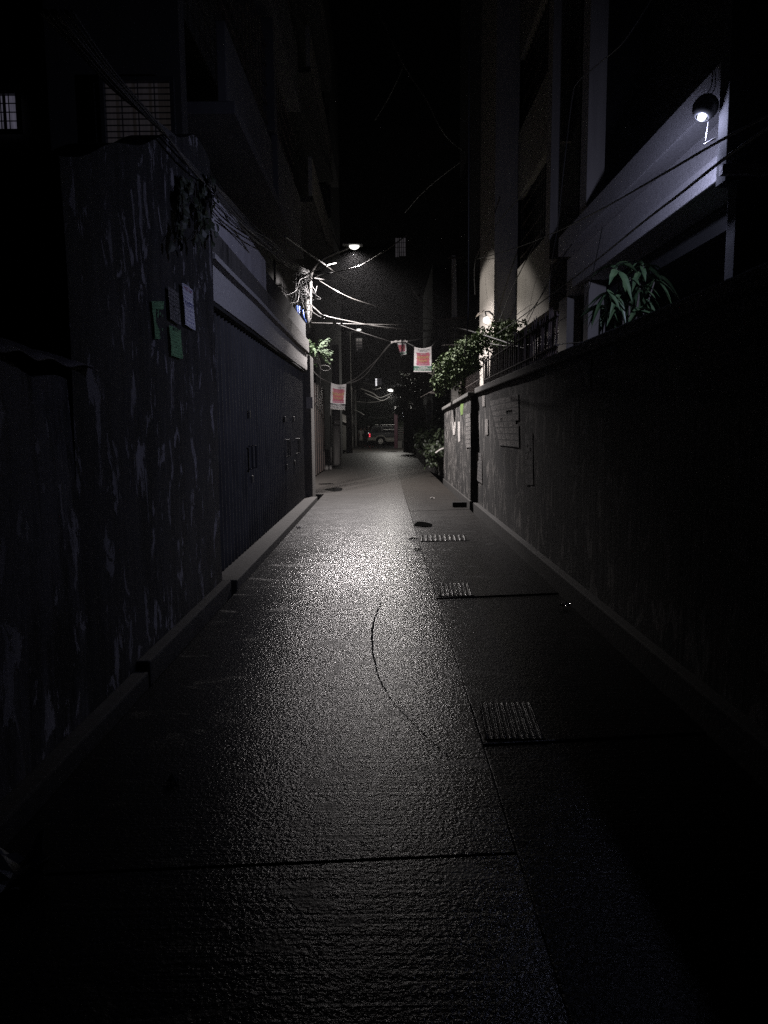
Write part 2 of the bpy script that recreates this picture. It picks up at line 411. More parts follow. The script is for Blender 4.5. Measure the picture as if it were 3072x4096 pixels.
# rumpled sheet lying over the low wall, and the dish beside it
def sheet(u, v):
    y = 2.6 + 1.25 * u; x = -1.52 - .55 * v
    return (x + .015 * math.sin(u * 7), y, 1.90 + .1 * math.sin(math.pi * min(1, v * 1.2)) * (.75 + .25 * math.sin(u * 4.5 + 1)) + .012 * math.sin(u * 23 + v * 6) - .03 * (1 - v) ** 2)
solo('tarpaulin', MB().grid(sheet, 30, 12), mk('grey_tarp', (.14, .125, .135), (.1, .09, .1), ns=5, rough=.7), 'rumpled grey sheet lying along the top of the low left wall', 'tarpaulin', solid=.006, smooth=True)
c = at(265, 1228, d=4.4)
solo('dish', MB().tube([c + Vector((0, 0, -.03)), c + Vector((0, 0, -.02)), c, c + Vector((0, 0, .004))], [.02, .045, .075, .076], 20), WHITEP, 'small pale dish tipped above the sheet on the low left wall', 'dish', smooth=True)
solo('wall_shelf', MB().box(-2.05, -1.64, 4.0, 4.8, c.z - .055, c.z - .033), DARKST, 'dark board holding the pale dish behind the low left wall', 'shelf')

t = thing('boundary_wall', 'tall black stained wall with posters between the low wall and the garage', 'wall', (-1.7, 5.2, 0))
wavy_wall(-1.58, 3.66, 6.86, -.1, 4.2, .25, -1, 'plaster_wall', TALLW, t, .008, top=lambda y: min(4.0, 2.88 + .43 * (y - 3.66)) + .02 * math.sin(y * 6))
# garage ------------------------------------------------
g = thing('garage', 'ground floor garage with a wide folding steel shutter under a concrete canopy', 'garage', (-1.9, 11.5, 0))
XS = -1.67
mb = MB()
y = 7.0; k = 0
pts = []
while y < 15.15:                                 # corrugated folding leaf profile
    fl = .115 if y < 12.3 else .07
    for dx, dy in ((0, fl), (-.05, .018), (-.05, .02), (0, .018)):
        pts.append((XS + dx, y)); y += dy
zs0, zs1 = .09, 2.72
for i, (x, yy) in enumerate(pts): mb.v += [Vector((x, yy, zs0)), Vector((x, yy, zs1))]
for i in range(len(pts) - 1): mb.f.append((2 * i, 2 * i + 1, 2 * i + 3, 2 * i + 2))
sh = mb.build('shutter', SHUT, g)
def handle_set(y, z, h=.28, ring=True):
    for yy in (y, y + .26):
        m = MB(); m.tube([(XS + .004, yy, z), (XS + .05, yy, z), (XS + .05, yy, z - h), (XS + .004, yy, z - h)], .011, 6)
        m.build('handle', DARKST, sh)
for px, py in ((992, 1785), (1140, 1760), (1182, 1755)):
    p = at(px, py, x=XS); handle_set(p.y, p.z)
for px, py in ((992, 1655), (1003, 1915), (1136, 1675), (1172, 1675), (1144, 1865), (1176, 1850)):
    p = at(px, py, x=XS)
    MB().box(XS + .005, XS + .03, p.y - .035, p.y + .035, p.z - .055, p.z + .04).build('latch', SHUT, sh, bevel=.006)
MB().box(-2.3, XS - .06, 6.9, 16.4, -.1, 3.9).build('back_wall', BLACKW, g)
MB().box(-1.76, -1.61, 6.88, 15.2, 2.725, 2.76).build('header', BLACKW, g)
cn = MB()                                          # canopy: fascia, groove and top moulding in one profile
prof = [(-1.72, 2.765), (-1.60, 2.765), (-1.595, 2.83), (-1.60, 3.09), (-1.63, 3.1), (-1.63, 3.13), (-1.56, 3.135), (-1.555, 3.18), (-1.60, 3.19), (-1.62, 3.24), (-1.72, 3.24)]
N = 40
for i in range(N + 1):
    yy = 6.88 + (15.3 - 6.88) * i / N
    for (x, z) in prof: cn.v.append(Vector((x + .004 * math.sin(yy * 2.2), yy, z + .006 * math.sin(yy * .9))))
n = len(prof)
for i in range(N):
    for j in range(n):
        j2 = (j + 1) % n; cn.f.append((i * n + j, (i + 1) * n + j, (i + 1) * n + j2, i * n + j2))
cn.f.append(tuple(range(n))); cn.f.append(tuple(N * n + j for j in reversed(range(n))))
cn.build('canopy', GARW, g)
MB().box(-1.9, -1.64, 6.88, 16.2, 3.245, 3.5).build('ledge', COLM, g, bevel=.01)
MB().box(-1.98, -1.72, 6.88, 10.9, 3.505, 4.02).build('parapet', GARP, g, bevel=.01)
MB().box(-1.99, -1.74, 10.92, 15.9, 3.505, 3.8).build('parapet', BLACKW, g, bevel=.01)
MB().box(-2.2, -1.735, 15.4, 16.9, -.1, 3.24).build('column', COLM, g, bevel=.015)
MB().box(-1.735, -1.545, 15.4, 16.1, -.1, 3.1).build('column', COLM, g, bevel=.015)
MB().box(-1.74, -1.44, 6.84, 15.38, -.35, .085).build('sill', SILLM, g, bevel=.012)
# upper storeys over the garage
up_ = thing('apartment_building', 'dark apartment block with stacked balconies above the garage', 'building', (-3.5, 12, 0))
MB().box(-3.5, -2.45, 8.2, 16.6, 3.95, 17).build('wall', BLDG, up_)
zb = 5.25
for k in range(4):
    MB().box(-2.445, -1.72, 8.9, 16.2, zb, zb + .14).build('balcony_slab', BLDG2, up_, bevel=.01)
    MB().box(-1.85, -1.74, 12.6, 16.0, zb + .145, zb + 1.2).build('balcony_wall', BLDG2, up_, bevel=.01)
    MB().box(-1.93, -1.82, 8.95, 12.58, zb + .145, zb + 1.05).build('balcony_wall', BLDG2, up_, bevel=.01)
    gm = MB()
    for i in range(26):
        yy = 9.0 + i * .27; gm.bar((-1.87, yy, zb + 1.06), (-1.87, yy, zb + 2.5), .016)
    for i in range(5): gm.bar((-1.87, 8.95, zb + 1.3 + i * .3), (-1.87, 15.95, zb + 1.3 + i * .3), .016)
    gm.build('balcony_grille', RUST, up_)
    MB().box(-1.95, -1.75, 12.45, 12.7, zb + 1.21, zb + 2.95).build('pillar', BLDG2, up_)
    zb += 3.05
MB().box(-3.5, -2.1, 7.96, 8.19, 3.6, 17).build('wall', BLDG, up_)
# barred window in the near end wall of that block, dim light behind curtain
def barred_window(parent, px0, py0, px1, py1, d, lit, nh, nv, mats=None, diag=False):
    a, b = at(px0, py1, d=d), at(px1, py0, d=d)
    fr = MB(); q = .04
    fr.box(a.x - q, b.x + q, d - .03, d + .03, b.z, b.z + q); fr.box(a.x - q, b.x + q, d - .03, d + .03, a.z - q, a.z)
    fr.box(a.x - q, a.x, d - .03, d + .03, a.z, b.z); fr.box(b.x, b.x + q, d - .03, d + .03, a.z, b.z)
    fo = fr.build('window', DARKST, parent)
    MB().box(a.x, b.x, d + .035, d + .05, a.z, b.z).build('curtain', lit, fo)
    gr = MB()
    s_ = max(.010, .0035 * d / 4)
    for i in range(1, nh + 1):
        z = a.z + (b.z - a.z) * i / (nh + 1); gr.bar((a.x, d, z), (b.x, d, z), s_)
    for i in range(1, nv + 1):
        x = a.x + (b.x - a.x) * i / (nv + 1); gr.bar((x, d + .012, a.z), (x, d + .012, b.z), s_)
    gr.build('grille', DARKST, fo)
    return fo
def curtain(name, c, s, fold=9, top=False):
    """cloth lit from the room behind: folds vary how much comes through"""
    m, nt, b = newmat(name); b.inputs['Base Color'].default_value = (.2, .18, .17, 1)
    v = mapped(nt, (fold, 1, .6))
    f = ramp(nt, noise(nt, v, 2.2, 5, .7), [(.3, tuple(x * .35 for x in c)), (.7, c)])
    nt.links.new(f, b.inputs['Emission Color']); b.inputs['Emission Strength'].default_value = s; m.cycles.emission_sampling = 'NONE'
    return m
CURT = curtain('dim_curtain', (.5, .42, .42), .02)
CURTB = curtain('bright_curtain', (.7, .66, .9), .1)
CURTP = curtain('purple_curtain', (.55, .47, .56), .05)
barred_window(up_, 428, 326, 680, 576, 7.87, CURT, 9, 3)
hb = thing('house', 'dark house beyond the low left wall with one lit barred window', 'house', (-7, 10, 0))
MB().box(-14, -4.2, 9.06, 9.3, -.1, 9).build('wall', BLDG, hb)
barred_window(hb, -60, 378, 64, 520, 8.96, CURTB, 3, 3)
m_ = MB(); a_ = at(8, 380, d=8.99); b_ = at(30, 520, d=8.99)
m_.grid(lambda u, v: (a_.x + (b_.x - a_.x) * u, 8.988 + .003 * math.sin(u * 14), a_.z + (b_.z - a_.z) * v), 12, 4)
setp(m_.build('drape', BLACKW, hb), None)

# ------------------------------------------------------------------ posters
def papermat(name, base, ink, kind, seed=0.0, dens=.5):
    m, nt, b = newmat(name); b.inputs['Roughness'].default_value = .85
    tc = nd(nt, 'ShaderNodeTexCoord'); uv = tc.outputs['UV']
    def sv(s, loc=(0, 0, 0)):
        mp = nd(nt, 'ShaderNodeMapping'); mp.inputs['Scale'].default_value = s; mp.inputs['Location'].default_value = loc
        nt.links.new(uv, mp.inputs['Vector']); return mp.outputs[0]
    wr = noise(nt, sv((5, 5, 1), (seed, seed, 0)), 1.5, 6, .7, .6)
    paper = mix(nt, ramp(nt, wr, [(.35, 0), (.7, 1)]), base, tuple(x * .6 for x in base))
    if kind == 'grid':
        br = nd(nt, 'ShaderNodeTexBrick'); br.inputs['Scale'].default_value = 1; br.offset = 0
        br.inputs['Brick Width'].default_value = .2; br.inputs['Row Height'].default_value = .125; br.inputs['Mortar Size'].default_value = .012
        br.inputs['Color1'].default_value = (1, 1, 1, 1); br.inputs['Color2'].default_value = (1, 1, 1, 1); br.inputs['Mortar'].default_value = (0, 0, 0, 1)
        nt.links.new(uv, br.inputs['Vector'])
        tx = ramp(nt, noise(nt, sv((46, 30, 1), (seed, 0, 0)), 1, 3, .6), [(.46, 1), (.54, 0)])
        inkm = mix(nt, br.outputs['Color'], (1, 1, 1), tx)
    else:
        wv = nd(nt, 'ShaderNodeTexWave'); wv.bands_direction = 'Y'; wv.inputs['Scale'].default_value = 3.4; wv.inputs['Distortion'].default_value = .0
        nt.links.new(uv, wv.inputs['Vector'])
        rows = ramp(nt, wv.outputs['Fac'], [(.5, 0), (.6, 1)])
        tx = ramp(nt, noise(nt, sv((32, 9, 1), (seed, 0, 0)), 1, 3, .6), [(.5, 0), (.56, 1)])
        inkm = mix(nt, rows, (0, 0, 0), tx)
    col = mix(nt, inkm, paper, ink)
    tear = noise(nt, sv((3, 2.2, 1), (seed * 3, seed, 0)), 1.4, 8, .7, .5)
    bump(nt, b, math_(nt, 'ADD', wr, math_(nt, 'MULTIPLY', tear, .6)), .6, .02)
    nt.links.new(col, b.inputs['Base Color'])
    return m
def wall_poster(name, label, cx, quad, mat, x, sgn=1, torn=0.0, group=None, nu=10, nv=14):
    """sheet of paper glued on the plane x; quad = photo corners tl, tr, br, bl"""
    P = [at(px, py, x=x) for px, py in quad]
    rr = random.Random(label)
    mb = MB(); mb.uv = []
    def pos(u, v):
        p = (P[3].lerp(P[2], u)).lerp(P[0].lerp(P[1], u), v)
        return p + Vector((sgn * (.004 + .003 * math.sin(u * 7 + v * 5 + rr.random() * .3)), 0, 0))
    keep = {}
    for j in range(nv + 1):
        for i in range(nu + 1): mb.v.append(pos(i / nu, j / nv)); mb.uv.append((i / nu, j / nv))
    for j in range(nv):
        for i in range(nu):
            u, v = (i + .5) / nu, (j + .5) / nv
            if torn and u > .45 + .25 * math.sin(v * 6 + 1) and v < .78 and v > .0 and rr.random() < torn: continue
            a = j * (nu + 1) + i; f = (a, a + 1, a + nu + 2, a + nu + 1)
            mb.f.append(f if sgn < 0 else f)
    o = solo(name, mb, mat, label, cx, group=group, solid=.0012)
    return o, pos
def lettering(parent, body, pos, u0, v0, uw, mat, off=Vector((0, -.004, 0)), vscale=1.0, name='lettering'):
    """text laid on the sheet pos(u, v): u0..u0+uw wide, baseline v0"""
    cu = bpy.data.curves.new('text', 'FONT'); cu.body = body; cu.size = 1; cu.resolution_u = 3
    tmp = bpy.data.objects.new('text', cu); COL.objects.link(tmp)
    bpy.context.view_layer.update()
    me = bpy.data.meshes.new_from_object(tmp.evaluated_get(bpy.context.evaluated_depsgraph_get()))
    bpy.data.objects.remove(tmp); bpy.data.curves.remove(cu)
    vs = [v.co.copy() for v in me.vertices]; fs = [tuple(p.vertices) for p in me.polygons]
    bpy.data.meshes.remove(me)
    if not vs: return None
    x0 = min(v.x for v in vs); x1 = max(v.x for v in vs)
    e = pos(1, .5) - pos(0, .5); hh = (pos(.5, 1) - pos(.5, 0)).length
    k = uw / (x1 - x0); kv = k * e.length / hh * vscale
    mb = MB(); mb.add([pos(u0 + (v.x - x0) * k, v0 + v.y * kv) + off for v in vs], fs)
    return mb.build(name, mat, parent)
PG = papermat('green_paper', (.2, .42, .2), (.03, .06, .03), 'lines', 1.3)
PG2 = papermat('green_paper_torn', (.17, .37, .18), (.03, .06, .03), 'lines', 4.1)
PN = papermat('newsprint', (.55, .52, .49), (.05, .05, .05), 'grid', 2.2)
PN2 = papermat('newsprint_grey', (.34, .32, .31), (.03, .03, .03), 'grid', 5.7)
PW = papermat('white_notice', (.8, .8, .86), (.1, .09, .3), 'lines', 3.3)
PB = papermat('blank_paper', (.62, .59, .56), (.4, .38, .36), 'lines', 6.1)
XW = -1.565
o, pf = wall_poster('poster', 'whole green handbill below the printed grid sheet on the tall left wall', 'poster', ((676, 1300), (722, 1321), (728, 1436), (683, 1422)), PG, XW)
lettering(o, 'পড়ােত চাই', pf, .22, .86, .56, INK, Vector((.003, 0, 0)))
wall_poster('poster', 'torn green handbill with its right half ripped away on the tall left wall', 'poster', ((606, 1204), (655, 1206), (645, 1356), (617, 1355)), PG2, XW, torn=.85)
wall_poster('poster', 'faded grey printed grid sheet, tattered, on the tall left wall', 'poster', ((671, 1144), (712, 1172), (721, 1303), (677, 1276)), PN2, XW, torn=.12)
o, pf = wall_poster('poster', 'white notice with pink heading and blue lines on the tall left wall', 'poster', ((728, 1130), (769, 1160), (779, 1322), (739, 1299)), PW, XW)
PINKI = mk('pink_ink', (.4, .12, .2), rough=.8); BLUEI = mk('blue_ink', (.07, .09, .36), rough=.8)
lettering(o, 'ভর্তি চলেছ', pf, .08, .86, .84, PINKI, Vector((.004, 0, 0)), .8)
lettering(o, 'যোগােযাগ', pf, .1, .52, .8, BLUEI, Vector((.004, 0, 0)), .8)
# garage column sticker
P = [at(x, y, d=15.38) for x, y in ((1224, 1588), (1250, 1588), (1251, 1634), (1225, 1634))]
mb = MB(); mb.v = [P[3], P[2], P[1], P[0]]; mb.f = [(0, 1, 2, 3)]; mb.uv = [(0, 0), (1, 0), (1, 1), (0, 1)]
solo('poster', mb, PB, 'small pale notice on the end column of the garage', 'poster', solid=.0012)

# ------------------------------------------------------------------ right boundary wall
r = thing('boundary_wall', 'long streaked wall with poster scraps and ledge running down the right side', 'wall', (1.95, 8, 0))
wavy_wall(1.85, -.5, 14.1, -.1, 2.2, .22, 1, 'plaster_wall', RIGHTW, r, .004)
MB().box(1.79, 2.1, -.5, 14.13, 2.205, 2.31).build('coping', PLANTER, r, bevel=.015)
r2 = thing('boundary_wall', 'lower streaked end of the right wall beyond the black step', 'wall', (1.8, 17, 0))
wavy_wall(1.72, 14.16, 20.3, -.1, 2.1, .35, 1, 'plaster_wall', RIGHTW, r2, .004, top=lambda y: 2.15 - (y - 14.16) * .021)
mb = MB().hexa([(1.66, 14.14, 2.16), (2.1, 14.14, 2.16), (2.1, 20.35, 2.03), (1.66, 20.35, 2.03)], [(1.66, 14.14, 2.24), (2.1, 14.14, 2.24), (2.1, 20.35, 2.11), (1.66, 20.35, 2.11)])
mb.build('coping', PLANTER, r2, bevel=.012)
XP = 1.844
wall_poster('poster', 'large wrinkled newspaper sheet with grid of notices on the right wall', 'poster', ((1958, 1604), (2073, 1573), (2078, 1790), (2000, 1782)), PN, XP, -1, .04)
wall_poster('poster', 'blank narrow paper strip left of the large newspaper sheet', 'poster', ((1940, 1678), (1951, 1675), (1953, 1738), (1943, 1738)), PB, XP, -1)
wall_poster('poster', 'small pale paper strip high beside the black step in the right wall', 'poster', ((1930, 1583), (1939, 1582), (1940, 1625), (1931, 1626)), PB, XP, -1)
wall_poster('poster', 'lone faded sheet high on the dark right wall below the mango leaves', 'poster', ((2320, 1441), (2364, 1436), (2363, 1560), (2320, 1560)), PN2, XP, -1)
wall_poster('poster', 'faded column of notices low down right of the newspaper sheet', 'poster', ((2100, 1735), (2130, 1728), (2135, 1940), (2105, 1940)), PN2, XP, -1, .15)
wall_poster('poster', 'long dim paper hanging low just past the black step', 'poster', ((1906, 1808), (1926, 1812), (1930, 1936), (1908, 1922)), PN2, XP, -1)
XP2 = 1.715
wall_poster('poster', 'first white torn strip on the far end of the right wall', 'poster', ((1810, 1688), (1823, 1688), (1821, 1738), (1813, 1740)), PB, XP2, -1)
wall_poster('poster', 'second white torn strip, longer, on the far end of the right wall', 'poster', ((1831, 1687), (1840, 1686), (1842, 1760), (1834, 1770)), PB, XP2, -1)
wall_poster('poster', 'newspaper sheet pasted beside the black step on the far wall end', 'poster', ((1862, 1658), (1881, 1652), (1884, 1790), (1866, 1792)), PN, XP2, -1, .05)
wall_poster('poster', 'bright green paper scrap under the coping of the far wall end', 'poster', ((1841, 1615), (1854, 1610), (1853, 1655), (1844, 1662)), mk('lime_paper', (.2, .34, .06), (.1, .16, .04), (20, 20, 1), ns=5, rough=.8), XP2, -1)
# spiked railing on the coping
mb = MB(); rail = MB(); y = 8.2
while y < 14.0:
    h = .58 + .05 * math.sin(y * 9); lean = rnd.uniform(-.02, .02)
    mb.tube([(1.95, y, 2.312), (1.95 + lean, y + lean, 2.31 + h * .9), (1.95 + lean, y + lean, 2.31 + h)], [.012, .012, .002], 5); y += .125
t = thing('railing', 'rusty spiked bar railing standing on the right wall coping', 'railing', (1.95, 11, 2.31))
mb.build('spikes', RUST, t)
rail.bar((1.95, 8.1, 2.45), (1.95, 14.0, 2.45), .03, .012); rail.bar((1.95, 8.1, 2.78), (1.95, 14.0, 2.78), .03, .012)
rail.build('rails', RUST, t)
mb = MB(); y = 14.5
while y < 18.2: mb.tube([(1.93, y, 2.2 - (y - 14.2) * .021), (1.93, y, 2.62), (1.93, y + rnd.uniform(-.02, .02), 2.7)], [.012, .012, .002], 5); y += .12
mb.bar((1.93, 14.4, 2.5), (1.93, 18.2, 2.45), .03, .012)
solo('railing', mb, RUST, 'short spiked railing under the leafy bush by the pillar lamp', 'railing')

# ------------------------------------------------------------------ right buildings
a = thing('apartment_building', 'tall pale block with a lit pillar and square balcony on the right', 'building', (3.5, 18, 0))
p0 = at(1975, 1300, d=17.4); p1 = at(2066, 1300, d=17.4); q = at(1918, 1300, x=p0.x)
MB().box(p0.x, p1.x, 17.4, q.y, -.1, 18).build('pillar', PILW, a)
MB().box(p0.x + .5, p0.x + 1.2, q.y + .01, 30, -.1, 18).build('wall', BLDG2, a)
PX = p1.x
MB().box(PX + .35, 9, 13.4, 30, -.1, 18).build('wall', BLDG, a)
b0 = at(2068, 1325, x=PX - .02); b1 = at(2195, 1246, x=PX - .02)
zt = at(2068, 1080, x=PX - .02).z; zb_ = (b0.z + b1.z) / 2
for k in range(4):
    bw = MB().box(PX - .02, PX + .12, b1.y, 17.38, zb_ + 3.05 * k, zt + 3.05 * k).build('balcony_wall', PAINT2, a, bevel=.008)
    MB().box(PX + .125, PX + .35, b1.y, b1.y + .1, zb_ + 3.05 * k, zt + 3.05 * k).build('balcony_wall', PAINT2, a)
    MB().box(PX + .13, PX + .349, b1.y + .11, 17.38, zb_ + .1 + 3.05 * k, zb_ + .2 + 3.05 * k).build('balcony_slab', BLDG2, a)
    gm = MB()
    for i in range(14): gm.bar((PX + .05, b1.y + .1 + i * .24, zt + 3.05 * k), (PX + .05, b1.y + .1 + i * .24, zt + 1.5 + 3.05 * k), .016)
    for i in range(4): gm.bar((PX + .05, b1.y, zt + .25 + i * .35 + 3.05 * k), (PX + .05, 17.38, zt + .25 + i * .35 + 3.05 * k), .016)
    gm.build('balcony_grille', RUST, a)
# lit barred window under the balcony
wd = thing('window_grille', 'barred window with pale panes behind the railing under the square balcony', 'window', (PX + .3, 14.5, 2.3))
y0, y1 = b1.y - .6, 16.6
MB().box(PX + .3, PX + .34, y0, y1, 2.3, 3.5).build('pane', mk('frosted_glass', (.5, .48, .5), (.3, .29, .3), ns=6, rough=.4), wd)
gm = MB()
for i in range(16): yy = y0 + (y1 - y0) * i / 15; gm.bar((PX + .26, yy, 2.3), (PX + .26, yy, 3.5), .02)
for i in range(5): gm.bar((PX + .24, y0, 2.4 + i * .26), (PX + .24, y1, 2.4 + i * .26), .02)
gm.build('bars', RUST, wd)

# second building: long parapet over dark openings, lit by the ball lamp
bb = thing('apartment_building', 'pale building with long lit parapet and overhanging fascia at upper right', 'building', (3.6, 9, 0))
XA, XB = 3.0, 2.8
yN, yF = 5.725, at(2267, 1100, x=XA).y
zlo = at(2500, 1017, x=XA).z; zmid = at(2360, 960, x=XA).z
zf0 = at(2300, 965, x=XB).z; zf1 = at(2700, 445, x=XB).z
MB().box(XA, XA + .3, yN, yF, zlo, zf0 + .01).build('parapet', PARA, bb, bevel=.01)
MB().box(XB, XA + .3, yN, at(2232, 1039, x=XB).y, zf0 + .012, zf1).build('fascia', PARA, bb, bevel=.01)
MB().box(XA - .09, XA - .003, yN + .02, yF - .7, zlo + .003, zlo + .22).build('ledge', PARA, bb, bevel=.01)
yc = at(2234, 1300, x=XA).y
MB().box(XA, XA + .2, yc - .55, yc, -.1, zlo - .003).build('column', PAINT2, bb)
y3 = at(2353, 1250, x=XA).y; y4 = at(2335, 1250, x=XA).y
MB().box(XA, XA + .25, y3, y4, -.1, zlo - .003).build('column', PAINT2, bb)
MB().box(5.6, 5.9, yN, 13.39, -.1, zlo - .01).build('wall', BLACKW, bb)
MB().box(XA + .301, 5.59, yN, 13.3, zlo - .25, zlo - .013).build('floor_slab', BLACKW, bb)
MB().box(XA + .301, 8, 6.26, 13.3, zlo + .003, zlo + .2).build('floor_slab', BLACKW, bb)
MB().box(4.6, 9, 6.26, 13.38, zlo + .21, 18).build('wall', BLACKW, bb)
for (xl, xr, yy, zz) in ((2350, 2420, 10.6, 9.0), (2205, 2240, 13.2, 12.0)):
    aa = at(xl, 600, d=yy); cc = at(xr, 600, d=yy)
    MB().box(aa.x, cc.x, yy, yy + .35, zf1 + .003, zz).build('pillar', PILW, bb)
MB().box(2.82, 3.25, 6.3, 10.95, 9.003, 9.6).build('beam', PILW, bb)
# fluted corner strips between the two buildings
mb = MB()
for i in range(3): mb.box(PX + .16 + i * .07, PX + .2 + i * .07, 13.2 - i * .1, 13.3 - i * .1, 2.0, 5.4)
mb.build('corner_fluting', PAINT2, bb)
npil = thing('gate_pillar', 'dark square pillar at the near end of the lit parapet, right edge', 'pillar', (3.3, 5.1, 0))
e1 = at(2906, 600, d=5.55); e0y = at(2868, 600, x=e1.x).y
MB().box(e1.x, 4.6, 5.55, e0y, at(2890, 725, d=5.55).z, 7.0).build('face', BLDG, npil, bevel=.008)
MB().box(e1.x + .1, 4.6, 5.57, e0y, -.1, at(2890, 727, d=5.55).z - .003).build('face', BLACKW, npil)
MB().box(e1.x - .05, 4.6, 5.49, 5.547, at(2950, 700, d=5.52).z, at(2950, 660, d=5.52).z).build('ledge', PARA, npil)

# ball lamp hanging before the parapet
cb = at(2822, 430, d=5.72); rb = 46 * 5.72 / F
bl = thing('wall_lamp', 'black ball shaped lamp with a glowing opening hung by the lit parapet', 'lamp', cb)
op = (at(2806, 480, d=5.72) - cb); op = Vector((-.36, -.1, -.93)).normalized()
rot = Vector((0, 0, -1)).rotation_difference(op).to_matrix()
MB().sphere(cb, rb, 28, 18, v0=0, v1=.84, rot=rot).build('shade', mk('black_enamel', (.012, .012, .012), (.02, .02, .02), ns=20, rough=.35), bl, smooth=True, solid=.003)
bc = cb + op * rb * .8
MB().sphere(bc, rb * .36, 14, 10).build('bulb', emit('cool_bulb', (.88, .93, 1), 1.8), bl, smooth=True)
l = bpy.data.lights.new('ball_light', 'SPOT'); l.energy = P_BALL; l.color = (.62, .66, 1); l.shadow_soft_size = .03
l.spot_size = R(179); l.spot_blend = 1.0
lo_ = bpy.data.objects.new('ball_light', l); COL.objects.link(lo_); lo_.location = op * (rb * 1.42); lo_.parent = bl
lo_.rotation_euler = Vector((-.38, .7, -.55)).to_track_quat('-Z', 'Y').to_euler()
l = bpy.data.lights.new('ball_glow', 'POINT'); l.energy = P_BALL * .08; l.color = (.62, .66, 1); l.shadow_soft_size = .03
lo_ = bpy.data.objects.new('ball_glow', l); COL.objects.link(lo_); lo_.location = op * (rb * 1.42); lo_.parent = bl
mb = MB()
mb.tube(smoothpath([cb + Vector((.0, 0, rb)), at(2846, 340, d=5.72), at(2852, 250, d=5.72)]), .004, 5)
mb.tube(smoothpath([cb + Vector((.03, 0, rb * .9)), at(2862, 340, d=5.72), at(2856, 248, d=5.72)]), .004, 5)
mb.tube(smoothpath([at(2850, 255, d=5.72), at(2862, 238, d=5.72), at(2854, 228, d=5.72), at(2868, 244, d=5.72)]), .005, 5)
mb.build('hanging_wire', CABLED, bl)
mb = MB(); mb.tube([at(2833, 487, d=5.72), at(2822, 562, d=5.72), at(2832, 567, d=5.72), at(2864, 556, d=5.7)], .004, 5)
mb.tube([at(2815, 577, d=5.72), at(2863, 550, d=5.7)], .004, 5)
mb.build('bracket', GALV, bl)

# pillar lamp with tin shade and bare bulb
cp = at(1944, 1276, d=17.2); cp = Vector((p0.x - .16, cp.y, cp.z))
cp = at(1946, 1280, d=17.55)
pl = thing('wall_lamp', 'bare glowing bulb under a bent tin shade on the pale pillar', 'lamp', cp)
MB().sphere(cp, .085, 14, 10).build('bulb', emit('warm_bulb', (1, .95, .86), 1.8), pl, smooth=True)
def shade(u, v):
    ang = (u - .5) * 2.4; L = .06 + .25 * v
    return cp + Vector((-.10 - .16 * v + .05 * math.cos(ang), .22 * math.sin(ang) * (.4 + .6 * v), .2 - .10 * v + .05 * math.cos(ang * 1.5)))
MB().grid(shade, 12, 5).build('shade', mk('tin', (.2, .18, .16), (.12, .1, .09), ns=8, rough=.5), pl, smooth=True, solid=.003)
MB().tube([cp + Vector((.16, .02, .12)), cp + Vector((.06, 0, .2)), cp + Vector((-.03, 0, .2)), cp + Vector((-.01, 0, .08))], .022, 8).build('holder', DARKST, pl, smooth=True)
l = bpy.data.lights.new('pillar_light', 'POINT'); l.energy = P_PILLAR; l.color = (1, .93, .82); l.shadow_soft_size = .08
lo_ = bpy.data.objects.new('pillar_light', l); COL.objects.link(lo_); lo_.location = Vector((-.14, -.02, -.03)); lo_.parent = pl

# concrete electric pole with crossarm beyond the pillar
pb_, ptp = at(1822, 1860, d=25), at(1815, 1022, d=25)
ep = thing('utility_pole', 'pale tapered concrete pole with a cable hung crossarm on the right', 'pole', (pb_.x, 25, 0))
MB().hexa([(pb_.x - .16, 24.86, 0), (pb_.x + .16, 24.86, 0), (pb_.x + .16, 25.14, 0), (pb_.x - .16, 25.14, 0)],
          [(ptp.x - .075, 24.93, ptp.z), (ptp.x + .075, 24.93, ptp.z), (ptp.x + .075, 25.07, ptp.z), (ptp.x - .075, 25.07, ptp.z)]).build('post', CONC, ep, bevel=.015)
ca, cb2 = at(1763, 1280, d=24.8), at(1886, 1268, d=24.8)
MB().bar(ca, cb2, .07, .07).build('crossarm', RUST, ep)
mb = MB()
for k in range(44):
    u = rnd.random(); s_ = ca.lerp(cb2, u) + Vector((0, rnd.uniform(-.05, .05), -.03))
    L_ = rnd.uniform(.4, 1.7); e_ = s_ + Vector((rnd.uniform(-.4, .4), rnd.uniform(-.1, .1), -L_))
    mb.tube(smoothpath([s_, s_.lerp(e_, .5) + Vector((rnd.uniform(-.2, .2), 0, rnd.uniform(-.2, .1))), e_], 5), .012, 4)
mb.build('hanging_wires', CABLE, ep)
MB().box(ptp.x - .2, ptp.x + .5, 24.8, 24.86, at(1840, 1032, d=24.8).z, at(1840, 1028, d=24.8).z).build('arm', RUST, ep)

# ------------------------------------------------------------------ street lamp on the left
lp = at(1238, 1310, d=18.4); lamp_at = at(1417, 988, d=18.3)
sl = thing('street_lamp', 'lit street lamp on a curved arm above the garage corner', 'street lamp', (lp.x, 18.4, 3.2))
MB().tube([at(1229, 1332, d=18.4), at(1228, 1200, d=18.4)], [.07, .062], 10).build('pole', GALV, sl, smooth=True)
MB().tube([at(1241, 1310, d=18.45), at(1240, 1220, d=18.45), at(1242, 1120, d=18.45)], 0.042, 10).build('pipe', GALV, sl, smooth=True)
arm = smoothpath([at(1242, 1125, d=18.45), at(1248, 1090, d=18.45), at(1266, 1058, d=18.45), at(1290, 1038, d=18.45), at(1335, 1015, d=18.45), at(1376, 1000, d=18.45), at(1396, 990, d=18.4)], 8)
MB().tube(arm, .032, 8).build('arm', GALV, sl, smooth=True)
hd = MB(); hx, hy, hz = lamp_at
